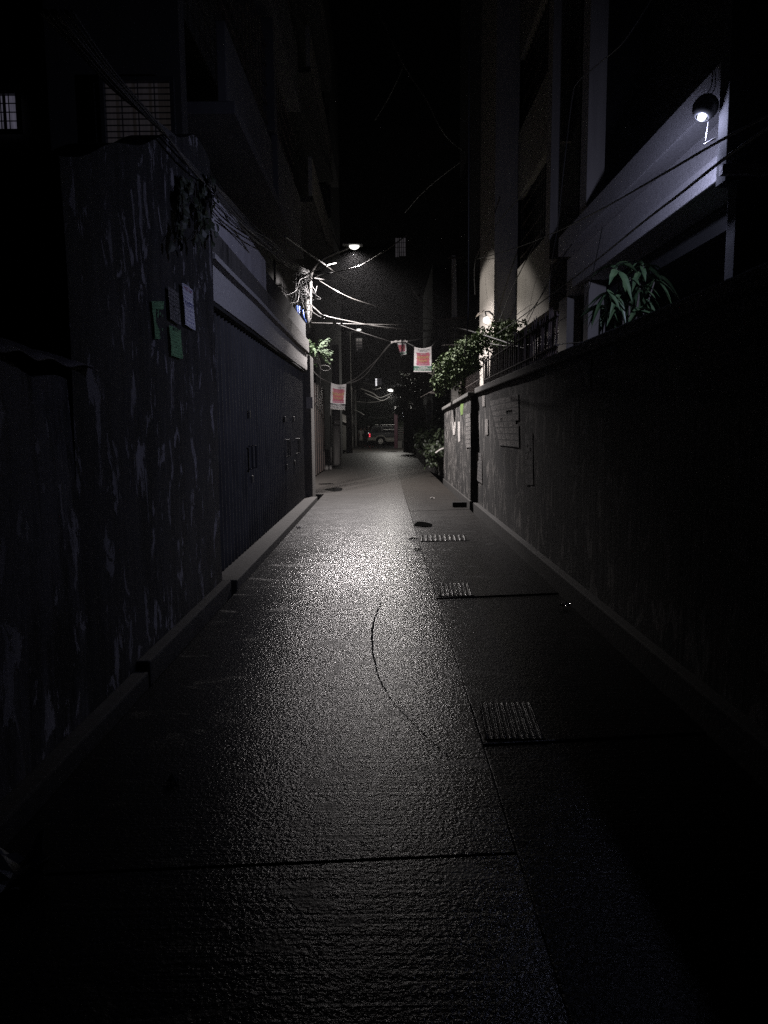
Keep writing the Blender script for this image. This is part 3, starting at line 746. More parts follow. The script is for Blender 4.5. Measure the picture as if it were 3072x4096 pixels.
hd.hexa([(hx - .3, hy - .13, hz + .045), (hx + .22, hy - .15, hz + .03), (hx + .22, hy + .15, hz + .03), (hx - .3, hy + .13, hz + .045)],
        [(hx - .28, hy - .08, hz + .11), (hx + .18, hy - .1, hz + .09), (hx + .18, hy + .1, hz + .09), (hx - .28, hy + .08, hz + .11)])
hd.build('lamp_head', mk('lamp_grey', (.08, .08, .08), rough=.5), sl, bevel=.02)
ln = MB(); ln.sphere((hx, hy, hz + .025), .105, 18, 9, sx=1.2, sy=1, sz=.8, v0=.5, v1=1)
ln.build('lens', emit('street_led', (1, .97, .9), 2.2), sl, smooth=True)
l = bpy.data.lights.new('street_light', 'SPOT'); l.energy = P_STREET; l.color = (1, .93, .92); l.shadow_soft_size = .1
l.spot_size = R(145); l.spot_blend = .5
lo_ = bpy.data.objects.new('street_light', l); COL.objects.link(lo_); lo_.parent = sl; lo_.location = Vector((hx, hy, hz - .1)) - WORG[sl.name]
l = bpy.data.lights.new('street_light_spill', 'SPOT'); l.energy = P_SPILL; l.color = (1, .94, .88); l.shadow_soft_size = .1
l.spot_size = R(112); l.spot_blend = .2
lo_ = bpy.data.objects.new('street_light_spill', l); COL.objects.link(lo_); lo_.parent = sl; lo_.location = Vector((hx, hy, hz - .1)) - WORG[sl.name]
lo_.rotation_euler = Vector((1, .12, -1.5)).to_track_quat('-Z', 'Y').to_euler()

# ------------------------------------------------------------------ cables
def cable(pts, label, mat=None, r=.009, group='overhead cables across the alley', n=8, name='overhead_cable'):
    P = [at(x, y, d=d) for x, y, d in pts]
    r = r * max(1, min(1.7, sum(p[2] for p in pts) / len(pts) / 12))
    return solo(name, MB().tube(smoothpath(P, n), r, 5), mat or CABLE, label, 'cable', group=group, smooth=True)
cable([(1243, 1096, 18.4), (1340, 1097, 24), (1480, 1088, 40), (1560, 1084, 60)], 'level cable from the lamp pole running straight down the alley')
cable([(1262, 1109, 18.4), (1301, 1097, 16.2), (1342, 1089, 16.4), (1417, 1071, 16.8), (1460, 1053, 17.5), (1560, 990, 19), (1640, 930, 21)], 'pale cable curving upward just below the lit street lamp', CABLEL, .011)
cable([(1140, 945, 12), (1200, 988, 14), (1300, 1060, 18), (1360, 1102, 20), (1412, 1127, 24)], 'thick pale cable sloping down past the lamp arm to the far pole', CABLEL, .012)
cable([(1415, 1127, 24), (1500, 1215, 24), (1560, 1270, 24), (1640, 1318, 24.5), (1765, 1330, 24.8)], 'dark cable sagging from mid alley toward the crossarm on the right')
cable([(1256, 1112, 18.4), (1310, 1120, 20), (1375, 1122, 28), (1412, 1122, 44)], 'short cable from the lamp pole to the far left pole')
cable([(1243, 1090, 18.4), (1300, 1064, 17), (1370, 1045, 20), (1440, 1014, 24)], 'thin cable rising from the lamp pole behind the lamp')
cable([(1277, 1124, 18.4), (1370, 1178, 18), (1460, 1212, 20), (1640, 1262, 23), (1766, 1284, 24.8)], 'long cable slanting from the lamp pole to the crossarm', CABLEL, .009)
cable([(1238, 1215, 18.4), (1268, 1243, 18.4), (1300, 1265, 17), (1400, 1287, 18.5), (1500, 1305, 20), (1650, 1320, 22.5), (1785, 1321, 24.7)], 'thick bright cable sagging right across the alley above the banners', CABLEL, .014)
cable([(1233, 1292, 18.4), (1380, 1296, 18), (1540, 1299, 20.5), (1660, 1297, 22.5), (1770, 1288, 24.8)], 'nearly level cable crossing the alley under the thick one', CABLEL, .009)
cable([(1235, 1238, 18.4), (1300, 1278, 17), (1430, 1325, 19.5), (1565, 1368, 22)], 'cable slanting down from the lamp pole to the folded banner')
cable([(1624, 1366, 22), (1690, 1354, 22.6), (1735, 1340, 23.6), (1768, 1325, 24.8)], 'cable tying the folded banner to the crossarm wires')
cable([(1566, 1370, 22), (1540, 1398, 22.3), (1512, 1434, 22.7), (1455, 1488, 23.4), (1420, 1516, 23.8), (1386, 1533, 24)], 'upper cable of the pair sagging to the left banner', CABLEL, .01)
cable([(1566, 1372, 22), (1540, 1402, 22.3), (1512, 1436, 22.7), (1462, 1500, 23.4), (1425, 1524, 23.8), (1386, 1534, 24)], 'lower cable of the pair sagging to the left banner', CABLEL, .01)
cable([(1322, 1531, 24), (1285, 1514, 22), (1250, 1480, 19), (1236, 1425, 18.4)], 'slack cable from the left banner to the garage corner')
cable([(1645, 1140, 22), (1660, 1175, 22), (1690, 1213, 22.5), (1722, 1250, 23), (1742, 1280, 23.5), (1770, 1312, 24), (1812, 1332, 24.6)], 'bright drooping cable falling to the crossarm from mid air', CABLEL, .013)
cable([(1655, 1385, 22), (1630, 1372, 22), (1622, 1366, 22)], 'short cable between the folded banner and the flat banner')
cable([(1728, 1384, 22), (1750, 1360, 23), (1785, 1325, 24.7)], 'cable from the flat banner up to the crossarm')
cable([(1876, -60, 10), (1875, 500, 10), (1874, 1000, 10), (1872, 1250, 10), (1866, 1350, 10.4), (1857, 1420, 12)], 'black cable hanging vertically before the pale pillar', CABLED, .010)
cable([(3120, 440, 3.4), (2873, 567, 4.0), (2700, 668, 4.7), (2528, 767, 5.7), (2380, 850, 7.2), (2230, 925, 10), (2051, 996, 13.5), (1919, 1033, 18), (1842, 1050, 24)], 'upper black cable crossing the lit parapet', CABLED, .008)
cable([(3120, 480, 3.2), (2890, 640, 3.8), (2720, 775, 4.6), (2558, 900, 5.9), (2335, 1081, 9.5), (2170, 1205, 12), (2051, 1292, 14.5), (1973, 1346, 17)], 'lower black cable crossing the lit parapet', CABLED, .009)
cable([(2640, -60, 7), (2500, 160, 7.6), (2400, 250, 8.4), (2310, 330, 9), (2290, 390, 9.3), (2268, 560, 9.8), (2246, 760, 10.2), (2232, 900, 10.6), (2213, 1010, 11), (2190, 1140, 12), (2105, 1270, 13.6)], 'pale cable hanging down the front of the right buildings', CABLEL, .007)
cable([(1820, 1335, 24), (1905, 1362, 19), (1980, 1378, 16), (2060, 1386, 13.6), (2105, 1380, 13.2), (2220, 1377, 11.4), (2330, 1369, 10.6)], 'straight pale cable running before the railing', CABLEL, .008)
cable([(1790, 1305, 24.6), (1860, 1318, 20), (1960, 1348, 16), (2080, 1388, 13.4), (2110, 1395, 13)], 'dark cable passing in front of the leafy bush', CABLED, .011)
cable([(1503, 18, 24), (1611, 253, 24), (1702, 392, 25), (1756, 500, 26), (1800, 560, 27), (1864, 609, 28)], 'faint pale cable high in the night sky', CABLEL, .016)
cable([(1620, 250, 30), (1560, 380, 32), (1500, 480, 36)], 'faint thin cable crossing the sky cable', CABLE, .014)
cable([(1850, 640, 22), (1700, 760, 26), (1620, 850, 32)], 'thin sloping cable high on the right of the sky', CABLE, .012)
cable([(1900, 1180, 18.5), (1905, 1030, 18.8), (2000, 880, 16), (2130, 740, 13)], 'thin dark cable climbing past the pale pillar', CABLED, .008)
cable([(2110, 1290, 13.6), (2160, 1190, 12.6), (2230, 1060, 11.6), (2300, 960, 10.8)], 'black cable slanting across the square balcony', CABLED, .007)
cable([(2410, 905, 8.6), (2385, 1030, 9), (2350, 1180, 9.6), (2330, 1250, 10)], 'thin black cable hanging before the parapet bottom', CABLED, .006)
cable([(1980, 1330, 16.8), (2060, 1130, 15.6), (2150, 960, 14), (2200, 880, 13.4)], 'black cable slanting up past the bush behind the bulb', CABLED, .008)
cable([(2780, 1230, 6.6), (2720, 1240, 6.9), (2670, 1255, 7.1), (2690, 1252, 7.05)], 'short white cable end on the coping at far right', CABLEL, .006)
# bundle from the lamp pole back over the garage to the near left
for k in range(16):
    o1, o2, o3 = rnd.uniform(-26, 26), rnd.uniform(-45, 45), rnd.uniform(-70, 70)
    sg = rnd.uniform(-10, 30)
    P = [(1236 + rnd.uniform(-4, 4), 1100 + rnd.uniform(-14, 14), 18.3), (1165 + o1 * .3, 1052 + o1 * .6 + sg * .6, 13.4), (1095 + o1 * .4, 990 + o1 + sg, 11.2),
         (1000 + o2 * .4, 905 + o2 * .8 + sg, 9.1), (905 + o2 * .4, 805 + o2 + sg * .6, 7.6), (760 + o3 * .5, 640 + o3, 6.2), (560 + o3, 440 + o3 * .7, 5.0), (380 + o3, 240 + o3 * .5, 4.3), (220 + o3, 40, 3.8)]
    cable(P, 'slack cable in the bundle sweeping from the lamp pole to upper left', CABLE, rnd.choice((.005, .006, .008)), 'cable bundle above the garage', 6)
for k, P in enumerate(([(1108, 1186, 12.2), (1060, 1120, 11.6), (1019, 1061, 10.6), (975, 1000, 9.8), (939, 931, 8.9), (901, 863, 8)],
                       [(1190, 1208, 14.6), (1130, 1160, 13), (1095, 1129, 12), (1030, 1060, 10.6), (990, 1002, 9.4), (940, 930, 8.4), (876, 876, 7.6)],
                       [(1108, 1186, 12.2), (1155, 1178, 13.6), (1185, 1160, 14.8), (1200, 1120, 15.5), (1232, 1106, 18.3)],
                       [(1110, 1190, 12.3), (1130, 1206, 13), (1160, 1213, 13.8), (1190, 1205, 14.8), (1196, 1160, 15.4)])):
    cable(P, ('upper dark cable hugging the garage parapet', 'lower dark cable hugging the garage parapet', 'pale loop of cable between the parapet and the lamp pole', 'lower loop of cable sagging beside the lamp pole')[k], CABLED if k < 2 else CABLEL, .009, 'cable bundle above the garage')
# tangle strapped round the pole
mb = MB()
for k in range(46):
    a_ = (rnd.uniform(1180, 1240), rnd.uniform(1060, 1200)); b_ = (a_[0] + rnd.uniform(-30, 40), a_[1] + rnd.uniform(10, 130))
    m_ = ((a_[0] + b_[0]) / 2 + rnd.uniform(-30, 30), (a_[1] + b_[1]) / 2 + rnd.uniform(-10, 40))
    d_ = rnd.uniform(18.0, 18.7)
    mb.tube(smoothpath([at(*a_, d=d_), at(*m_, d=d_ + rnd.uniform(-.15, .15)), at(*b_, d=d_)], 6), rnd.choice((.006, .008, .011)), 4)
for k in range(12):
    c_ = at(rnd.uniform(1190, 1232), rnd.uniform(1110, 1290), d=18.2); rr_ = rnd.uniform(.05, .16)
    mb.tube([c_ + Vector((rr_ * math.cos(q_ * .45), .03 * math.sin(q_), rr_ * 1.3 * math.sin(q_ * .45))) for q_ in range(15)], .007, 4)
solo('cable_tangle', mb, CABLED, 'knotted tangle of loose cables strapped to the lamp pole', 'cable tangle', (at(1228, 1200, d=18.3)), smooth=True)
mb = MB()
for (x0, y0_, x1, y1_) in ((1188, 1222, 1200, 1335), (1196, 1225, 1196, 1340), (1210, 1240, 1222, 1290)): mb.tube([at(x0, y0_, d=18.1), at((x0 + x1) / 2 - 3, (y0_ + y1_) / 2, d=18.1), at(x1, y1_, d=18.1)], .03, 6)
solo('pipe_bundle', mb, BLUEP, 'blue plastic pipes standing beside the lamp pole', 'pipe', smooth=True)
# coiled loop dangling past the garage corner
c_ = at(1300, 1472, d=18.2)
solo('cable_loop', MB().tube([c_ + Vector((.13 * math.cos(k * .35), .02 * k / 20, .065 * math.sin(k * .35) - .012 * math.cos(k * .35))) for k in range(19)], .006, 5), CABLEL, 'oval loop of pale cable hanging past the garage corner', 'cable', smooth=True)
cable([(1266, 1400, 17.5), (1279, 1450, 18), (1281, 1500, 18.2), (1280, 1540, 18.3), (1277, 1590, 18.4)], 'thin vertical cable beside the cable loop', CABLEL, .006)
cable([(1270, 1440, 17.6), (1278, 1466, 18), (1283, 1474, 18.2)], 'short cable leading to the cable loop', CABLEL, .006)
for (x, y0_, y1_, lb) in ((1269, 1588, 1862, 'pale conduit standing just beyond the garage column'), (1321, 1535, 1850, 'pale conduit under the left edge of the left banner')):
    dd = 26; mb = MB().tube([at(x + 4, y1_, d=dd), at(x, y0_, d=dd)], .022, 8)
    solo('conduit', mb, GALV, lb, 'pipe', smooth=True)

# ------------------------------------------------------------------ banners
def bannermat(name, green, torn=False):
    m, nt, b = newmat(name); b.inputs['Roughness'].default_value = .6
    tc = nd(nt, 'ShaderNodeTexCoord'); uv = tc.outputs['UV']
    sp = nd(nt, 'ShaderNodeSeparateXYZ'); nt.links.new(uv, sp.inputs[0]); u, v = sp.outputs[0], sp.outputs[1]
    mp = nd(nt, 'ShaderNodeMapping'); mp.inputs['Scale'].default_value = (2.5, 34, 1); nt.links.new(uv, mp.inputs['Vector'])
    br = noise(nt, mp.outputs[0], 1, 4, .6)
    e = math_(nt, 'MULTIPLY', br, .42)
    lft = math_(nt, 'GREATER_THAN', u, math_(nt, 'SUBTRACT', math_(nt, 'MULTIPLY', e, .75), .02))
    rgt = math_(nt, 'LESS_THAN', u, math_(nt, 'SUBTRACT', 1.1, e))
    lo, hi = (.27, .8) if not torn else (.26, .82)
    m1 = math_(nt, 'MULTIPLY', math_(nt, 'MULTIPLY', lft, rgt), math_(nt, 'MULTIPLY', math_(nt, 'GREATER_THAN', v, math_(nt, 'ADD', lo - .03, math_(nt, 'MULTIPLY', br, .06))), math_(nt, 'LESS_THAN', v, hi)))
    red = ramp(nt, v, [(lo, (.15, .022, .06)), ((lo + hi) / 2, (.2, .04, .04)), (hi, (.17, .03, .055))])
    wn_ = noise(nt, uv, 5, 6, .7)
    white = mix(nt, ramp(nt, wn_, [(.4, 0), (.75, 1)]), (.36, .345, .34), (.23, .22, .215))
    col = mix(nt, m1, white, red)
    if green:
        gb = math_(nt, 'MULTIPLY', math_(nt, 'GREATER_THAN', v, .055), math_(nt, 'LESS_THAN', v, .245))
        col = mix(nt, gb, col, (.014, .06, .036))
    else:
        gb = math_(nt, 'LESS_THAN', v, .235); col = mix(nt, gb, col, (.02, .02, .022))
        gb = math_(nt, 'LESS_THAN', v, .018); col = mix(nt, gb, col, (.6, .58, .55))
    nt.links.new(col, b.inputs['Base Color'])
    bump(nt, b, noise(nt, uv, 7, 4, .6, .8), .35, .02)
    return m
def banner(label, quad, d, mat, sag, wav, seed, fold=None):
    P = [at(x, y, d=d) for x, y in quad]
    def pos(u, v):
        p = (P[3].lerp(P[2], u)).lerp(P[0].lerp(P[1], u), v)
        p = p + Vector((0, wav * (math.sin(u * 8 + v * 3 + seed) + .6 * math.sin(v * 9 + u * 4 + seed * 2)), -sag * 4 * u * (1 - u) * v))
        return fold(u, v, p) if fold else p
    mb = MB(); mb.uv = []
    nu, nv = 18, 24
    mb.grid(pos, nu, nv); mb.uv = [(i / nu, j / nv) for j in range(nv + 1) for i in range(nu + 1)]
    ox = sum(mb.v, Vector()) / len(mb.v)
    o = setp(mb.build('banner', mat, loc=ox, smooth=True, solid=.002), label, 'banner', 'advertising banners hung from cables')
    return o, pos
OFF = Vector((0, -.012, 0))
b3, pf = banner('flat white banner with red print and green number strip hung on the right', ((1657, 1387), (1726, 1385), (1728, 1489), (1655, 1488)), 22, bannermat('banner_green', True), .05, .008, .4)
lettering(b3, 'Hotline', pf, .28, .165, .47, INKW, OFF); lettering(b3, '01407707777', pf, .06, .078, .88, INKW, OFF)
lettering(b3, 'ইন্টারেনট', pf, .17, .56, .66, INKY, OFF, 1.1); lettering(b3, 'সংেযাগ', pf, .26, .41, .46, INKY, OFF, 1.1)
lettering(b3, 'দ্রুতগতির', pf, .34, .735, .34, INKW, OFF); lettering(b3, 'এর জন্য েযাগােযাগ', pf, .26, .315, .5, INKW, OFF)
lettering(b3, 'Broadband & Satellite', pf, .22, .9, .68, INK, OFF); lettering(b3, 'Internet Connection', pf, .3, .845, .58, INK, OFF)
b1_, pf = banner('creased white and magenta banner with black number strip hung on the left', ((1324, 1530), (1385, 1535), (1381, 1640), (1320, 1636)), 24, bannermat('banner_black', False, True), .05, .012, 2.1)
lettering(b1_, 'Hotline', pf, .38, .185, .36, INKW, OFF); lettering(b1_, '01926-602663', pf, .03, .105, .93, INKW, OFF); lettering(b1_, '09635-299299', pf, .03, .03, .93, INKW, OFF)
lettering(b1_, 'ইন্টারেনট', pf, .1, .56, .8, INKY, OFF, 1.1); lettering(b1_, 'সংেযাগ', pf, .24, .4, .54, INKY, OFF, 1.1)
lettering(b1_, 'এর জন্য েযাগােযাগ', pf, .12, .29, .72, INKW, OFF)
lettering(b1_, 'Internet', pf, .45, .85, .45, INK, OFF)
def foldf(u, v, p):                                # left third folded forward over the front
    if u < .3: p = p + Vector(((.3 - u) * .38, -.05 - (.3 - u) * .05, -.10 * (.3 - u)))
    return p
b2_, pf = banner('crumpled half folded banner with green strip knotted to the cable mid alley', ((1574, 1370), (1624, 1368), (1627, 1417), (1590, 1426)), 22, bannermat('banner_folded', True), .0, .012, 3.7, foldf)
lettering(b2_, 'line', pf, .52, .165, .4, INKW, OFF); lettering(b2_, '07777', pf, .5, .078, .46, INKW, OFF)
lettering(b2_, '77', pf, .06, .1, .2, INKW, Vector((0, -.03, 0)))
rl = at(1563, 1371, d=22)
MB().tube(smoothpath([rl, at(1580, 1367, d=21.97), at(1600, 1366, d=21.96), at(1618, 1365, d=21.97), at(1627, 1367, d=22)], 5), [.035 + .012 * math.sin(k * 1.3) for k in range(21)], 8).build('rolled_edge', WHITEP, b2_, smooth=True)

# ------------------------------------------------------------------ plants
def leafcloud(mb, pts, n, spread, L, Wd, seed, droop=.2, flat=.6):
    rr = random.Random(seed)
    for k in range(n):
        c_ = rr.choice(pts); s_ = c_[3] if len(c_) > 3 else spread
        v = Vector((rr.gauss(0, 1), rr.gauss(0, 1), rr.gauss(0, 1))); v = v.normalized() * (rr.random() ** .4) * s_
        p = Vector(c_[:3]) + v
        d_ = Vector((rr.uniform(-1, 1), rr.uniform(-1, 1), rr.uniform(-.9, .5) - droop))
        nm = Vector((rr.uniform(-1, 1), rr.uniform(-1, 1), rr.uniform(0, 1) + flat))
        q_ = rr.uniform(.65, 1.3); mb.leaf(p, d_, nm, L * q_, Wd * q_)
    return mb
def stems(paths, r0, r1=.004):
    m = MB()
    for P in paths:
        sp_ = smoothpath(P, 5); k = len(sp_)
        m.tube(sp_, [r0 + (r1 - r0) * i / (k - 1) for i in range(k)], 5)
    return m
# bougainvillea spilling over the right wall under the pillar lamp
base = Vector((2.25, 17.0, 0))
bu = thing('bush', 'leafy climbing bush spilling over the right wall under the pillar lamp', 'bush', base)
cl = []
for (x, y, d, s_) in ((1755, 1545, 17.6, .18), (1762, 1505, 17.6, .26), (1795, 1500, 17.4, .3), (1790, 1455, 17.4, .3), (1840, 1450, 17.2, .34), (1830, 1500, 17.2, .36), (1875, 1470, 17.1, .3), (1845, 1405, 17.2, .3), (1890, 1385, 17.1, .3), (1930, 1350, 17.0, .26), (1950, 1375, 16.9, .25), (1985, 1320, 16.6, .24), (2030, 1305, 16.2, .18), (2050, 1300, 15.9, .15), (2010, 1350, 16.4, .26), (1900, 1430, 17.0, .28), (1745, 1470, 17.8, .14), (2040, 1370, 15.8, .22), (2110, 1330, 15, .1), (2090, 1290, 15, .12), (1760, 1570, 17.6, .1), (1850, 1555, 17.4, .12)):
    p = at(x, y, d=d); cl.append((p.x, p.y, p.z, s_))
wts = []
for c_ in cl: wts += [c_] * max(1, int((c_[3] * 10) ** 2.2))
leafcloud(MB(), wts, 5200, .3, .075, .045, 5).build('leaves', LEAF, bu)
paths = [[(2.25, 17.0, 0), (2.2, 17.0, 1.6), (2.1, 17.05, 2.5), Vector(c_[:3])] for c_ in cl[::2]]
for k in range(26):
    c_ = rnd.choice(cl); p = Vector(c_[:3]); paths.append([p, p + Vector((rnd.uniform(-.3, .3), rnd.uniform(-.1, .1), rnd.uniform(-.1, .25))), p + Vector((rnd.uniform(-.55, .55), rnd.uniform(-.2, .2), rnd.uniform(-.4, .4)))])
stems(paths, .012, .003).build('stems', BARK, bu)
# mango seedling crown by the parapet
mg = thing('tree', 'young tree with long drooping glossy leaves below the lit parapet', 'tree', at(2500, 1600, d=7.4))
mb = MB(); hub = [(2465, 1072), (2575, 1065), (2520, 1110), (2430, 1170), (2560, 1150), (2620, 1120), (2480, 1190), (2590, 1200), (2410, 1230), (2540, 1240)]
rr = random.Random(21); st = []
root = at(2510, 1560, d=7.4)
for i, (hx_, hy_) in enumerate(hub):
    h_ = at(hx_, hy_, d=7.25 + .1 * (i % 3)); st.append([root, root.lerp(h_, .5) + Vector((0, 0, .1)), h_])
    for k in range(rr.choice((6, 7, 8, 9))):
        ang = rr.uniform(0, 6.28); el = rr.uniform(-.5, .55) - (.45 if i > 2 else 0)
        o_ = h_ + Vector((rr.uniform(-.03, .03), rr.uniform(-.03, .03), rr.uniform(-.05, .03)))
        d_ = Vector((math.cos(ang), .75 * math.sin(ang), el)).normalized(); L_ = rr.uniform(.17, .29); Wd = rr.uniform(.05, .08)
        sd = d_.cross(Vector((0, 0, 1))).normalized(); dr = rr.uniform(.35, 1.1)
        tw = rr.uniform(-.5, .5); sd = (sd + Vector((0, 0, tw))).normalized()
        b0_ = len(mb.v); ns_ = 7
        for q_ in range(ns_ + 1):
            t_ = q_ / ns_; c_ = o_ + d_ * L_ * t_ - Vector((0, 0, dr * L_ * t_ * t_ * .8)); w_ = Wd * math.sin(math.pi * min(1, .06 + .94 * t_) ** .8) * .5 + .001
            ed = .12 * w_ * math.sin(t_ * 19 + k)
            mb.v += [c_ - sd * (w_ + ed) + Vector((0, 0, w_ * .35)), c_, c_ + sd * (w_ - ed) + Vector((0, 0, w_ * .35))]
        for q_ in range(ns_):
            for e_ in (0, 1): a0 = b0_ + q_ * 3 + e_; mb.f.append((a0, a0 + 1, a0 + 4, a0 + 3))
mb.build('crown', LEAFM, mg)
stems(st, .016, .006).build('trunk', BARK, mg)
# creeper on top of the tall left wall
cv = thing('creeper', 'heart leaved creeper hanging down the top of the tall left wall', 'creeper', at(790, 800, x=-1.6))
mb = MB(); rr = random.Random(4); st = []
for k in range(13):
    x, y = rr.uniform(690, 835), rr.uniform(690, 860)
    a_ = at(x, 700, x=-1.60); b_ = at(x + rr.uniform(-25, 25), y + 40, x=-1.56); e_ = at(x + rr.uniform(-20, 40), y + rr.uniform(80, 170), x=-1.54)
    st.append([a_, b_, e_])
    for q_ in range(9):
        p = (a_.lerp(b_, q_ / 5) if q_ < 5 else b_.lerp(e_, (q_ - 4) / 4))
        mb.leaf(p + Vector((rr.uniform(0, .05), rr.uniform(-.07, .07), 0)), Vector((rr.uniform(-.1, .5), rr.uniform(-.7, .7), -1)), Vector((1, rr.uniform(-.4, .4), .3)), rr.uniform(.07, .11), rr.uniform(.06, .1))
mb.build('leaves', LEAFD, cv); stems(st, .007, .003).build('stems', BARK, cv)
# potted fern at the garage corner
pp = at(1264, 1436, d=17.3)
fp = thing('potted_plant', 'bright green plant in a pale pot fixed past the garage corner', 'plant', pp)
MB().tube([pp + Vector((0, 0, -.1)), pp + Vector((0, 0, .12)), pp + Vector((0, 0, .13))], [.06, .09, .09], 12).build('pot', WHITEP, fp, smooth=True)
mb = MB(); rr = random.Random(12)
for k in range(46):
    ang = rr.uniform(0, 6.28); o_ = pp + Vector((0, 0, .14)); tip = o_ + Vector((math.cos(ang) * rr.uniform(.1, .3) + .08, math.sin(ang) * .2, rr.uniform(-.25, .36)))
    mid = o_.lerp(tip, .5) + Vector((0, 0, .12))
    for q_ in range(6):
        t_ = (q_ + 1) / 6; p = (o_.lerp(mid, t_)).lerp(mid.lerp(tip, t_), t_)
        for s_ in (-1, 1): mb.leaf(p, Vector((math.cos(ang) + s_ * .5, math.sin(ang) * .5 - .3, -.3)), Vector((0, -.4, 1)), .075, .028)
mb.build('leaves', LEAFF, fp)

# ------------------------------------------------------------------ middle distance, left side
ml = thing('apartment_building', 'dark block past the garage on the left with a few dim windows', 'building', (-4, 30, 0))
MB().box(-9, -2.5, 17.3, 44, -.1, 22).build('wall', BLDG, ml)
for k, z in enumerate((7.3, 10.4, 13.5)):
    MB().box(-2.495, -1.75, 19, 27, z, z + .14).build('balcony_slab', BLDG, ml)
    MB().box(-1.86, -1.76, 19, 27, z + .145, z + 1.1).build('balcony_wall', PAINT2, ml)
    MB().box(-2.495, -2.05, 30, 36, z - .4, z + .9).build('balcony_wall', BLDG2, ml)
def lit_pane(parent, px0, py0, px1, py1, d, mat, bars=3, dim=None, split=.35):
    a_, b_ = at(px0, py1, d=d), at(px1, py0, d=d); q_ = .06
    f_ = MB().box(a_.x - q_, b_.x + q_, d - .01, d + .05, a_.z - q_, b_.z + q_).build('window', DARKST, parent)
    xm = a_.x + (b_.x - a_.x) * split
    MB().box(a_.x, xm - .03, d - .03, d - .015, a_.z, b_.z).build('pane', mat, f_)
    MB().box(xm + .03, b_.x, d - .03, d - .015, a_.z + .1, b_.z).build('pane', dim or mat, f_)
    g_ = MB()
    for i in range(1, bars + 1): x = a_.x + (b_.x - a_.x) * i / (bars + 1); g_.bar((x, d - .05, a_.z), (x, d - .05, b_.z), .05)
    for k in range(1, 4): g_.bar((a_.x, d - .05, a_.z + (b_.z - a_.z) * k / 4), (b_.x, d - .05, a_.z + (b_.z - a_.z) * k / 4), .04)
    g_.build('grille', DARKST, f_)
WINB = curtain('bright_window', (.85, .83, .86), 1.6, 4); WIND = curtain('dim_window', (.6, .55, .62), .05, 5)
end = thing('apartment_building', 'tall dark block closing the view beyond the cross street', 'building', (0, 84, 0))
MB().box(-9, 9, 82, 92, -.1, 34).build('wall', BLDG, end)
for z in (5, 8.2, 11.4, 14.6, 17.8, 21):
    MB().box(-8.9, 3.4, 81.2, 81.99, z, z + .15).build('balcony_slab', BLDG, end)
lit_pane(end, 1582, 952, 1622, 1028, 81.1, WIND, 4)
lit_pane(end, 1502, 1514, 1526, 1543, 81.1, WINB, 2, WIND, .3)
lit_pane(end, 1463, 1514, 1476, 1524, 81.1, WIND, 1)
lit_pane(ml, 1427, 1356, 1446, 1402, 46.5, WIND, 2)
# far left small lamp
def small_lamp(label, px, py, d, rad, s, power=0, c=(1, .96, .88)):
    p = at(px, py, d=d)
    t_ = thing('street_lamp', label, 'lamp', p)
    MB().sphere(p, rad, 12, 8, sx=1.6, sz=.6).build('bulb', emit('far_bulb', c, s), t_, smooth=True)
    MB().box(p.x - rad * 1.8, p.x + rad * 1.8, p.y - rad, p.y + rad, p.z + rad * .6, p.z + rad * 1.1).build('lamp_head', DARKST, t_)
    MB().tube([p + Vector((0, 0, rad * 1.1)), p + Vector((rad * 3, .5, rad * 3)), p + Vector((rad * 9, .8, rad * 2))], rad * .25, 6).build('arm', DARKST, t_)
    if power:
        l_ = bpy.data.lights.new('far_light', 'POINT'); l_.energy = power; l_.color = c; l_.shadow_soft_size = .1
        o_ = bpy.data.objects.new('far_light', l_); COL.objects.link(o_); o_.parent = t_; o_.location = (0, 0, -rad * 2.2)
small_lamp('tiny lit lamp far off on the left above the lit window', 1435, 1319, 46, .1, 1.8, 12)
small_lamp('distant lit street lamp beside the dark tree', 1564, 1561, 50, .15, 2, P_FAR * 1.7)
small_lamp('faint white lamp low in the dark tree', 1583, 1628, 62, .07, 1.6)
small_lamp('faint blue white lamp right of the red post', 1611, 1652, 62, .08, 1.6, 10, (.9, .94, 1))

# concrete poles and walls on the left
def upole(label, px, pyb, pyt, d, r0, r1, mat=CONC, extras=True):
    b_ = at(px, pyb, z=0) if d is None else at(px, pyb, d=d); d = b_.y if d is None else d
    t_ = at(px, pyt, d=d); o_ = thing('utility_pole', label, 'pole', (b_.x, d, 0))
    MB().tube([(b_.x, d, 0), (b_.x, d, t_.z)], [r0, r1], 10).build('post', mat, o_, smooth=True)
    return o_, b_.x, d, t_.z
o_, x_, d_, z_ = upole('dark concrete pole carrying a small meter box below the left banner', 1348, 1862, 1380, None, .18, .14)
a_, b_ = at(1336, 1698, d=d_ - .25), at(1359, 1682, d=d_ - .25)
MB().box(a_.x, b_.x, d_ - .3, d_ - .2, a_.z, b_.z).build('meter_box', WHITEP, o_, bevel=.01)
o_, x_, d_, z_ = upole('thin pole wrapped in hanging wires left of the parked car', 1408, 1790, 1545, None, .12, .1)
mb = MB()
for k in range(40):
    zz = rnd.uniform(2, z_); mb.tube(smoothpath([(x_ + rnd.uniform(-.3, .3), d_ - .15, zz), (x_ + rnd.uniform(-.4, .4), d_ - .2, zz - .5), (x_ + rnd.uniform(-.3, .3), d_ - .15, zz - rnd.uniform(.5, 1.6))], 4), .016, 4)
mb.build('hanging_wires', CABLE, o_)
o_, x_, d_, z_ = upole('tall electric pole rising behind the lit street lamp', 1398, 1812, 1020, 45, .2, .12)
mb = MB()
for z in (9.6, 8.6): mb.bar((x_ - .9, d_ - .2, z), (x_ + .9, d_ - .2, z + .05), .09)
mb.build('crossarm', RUST, o_)
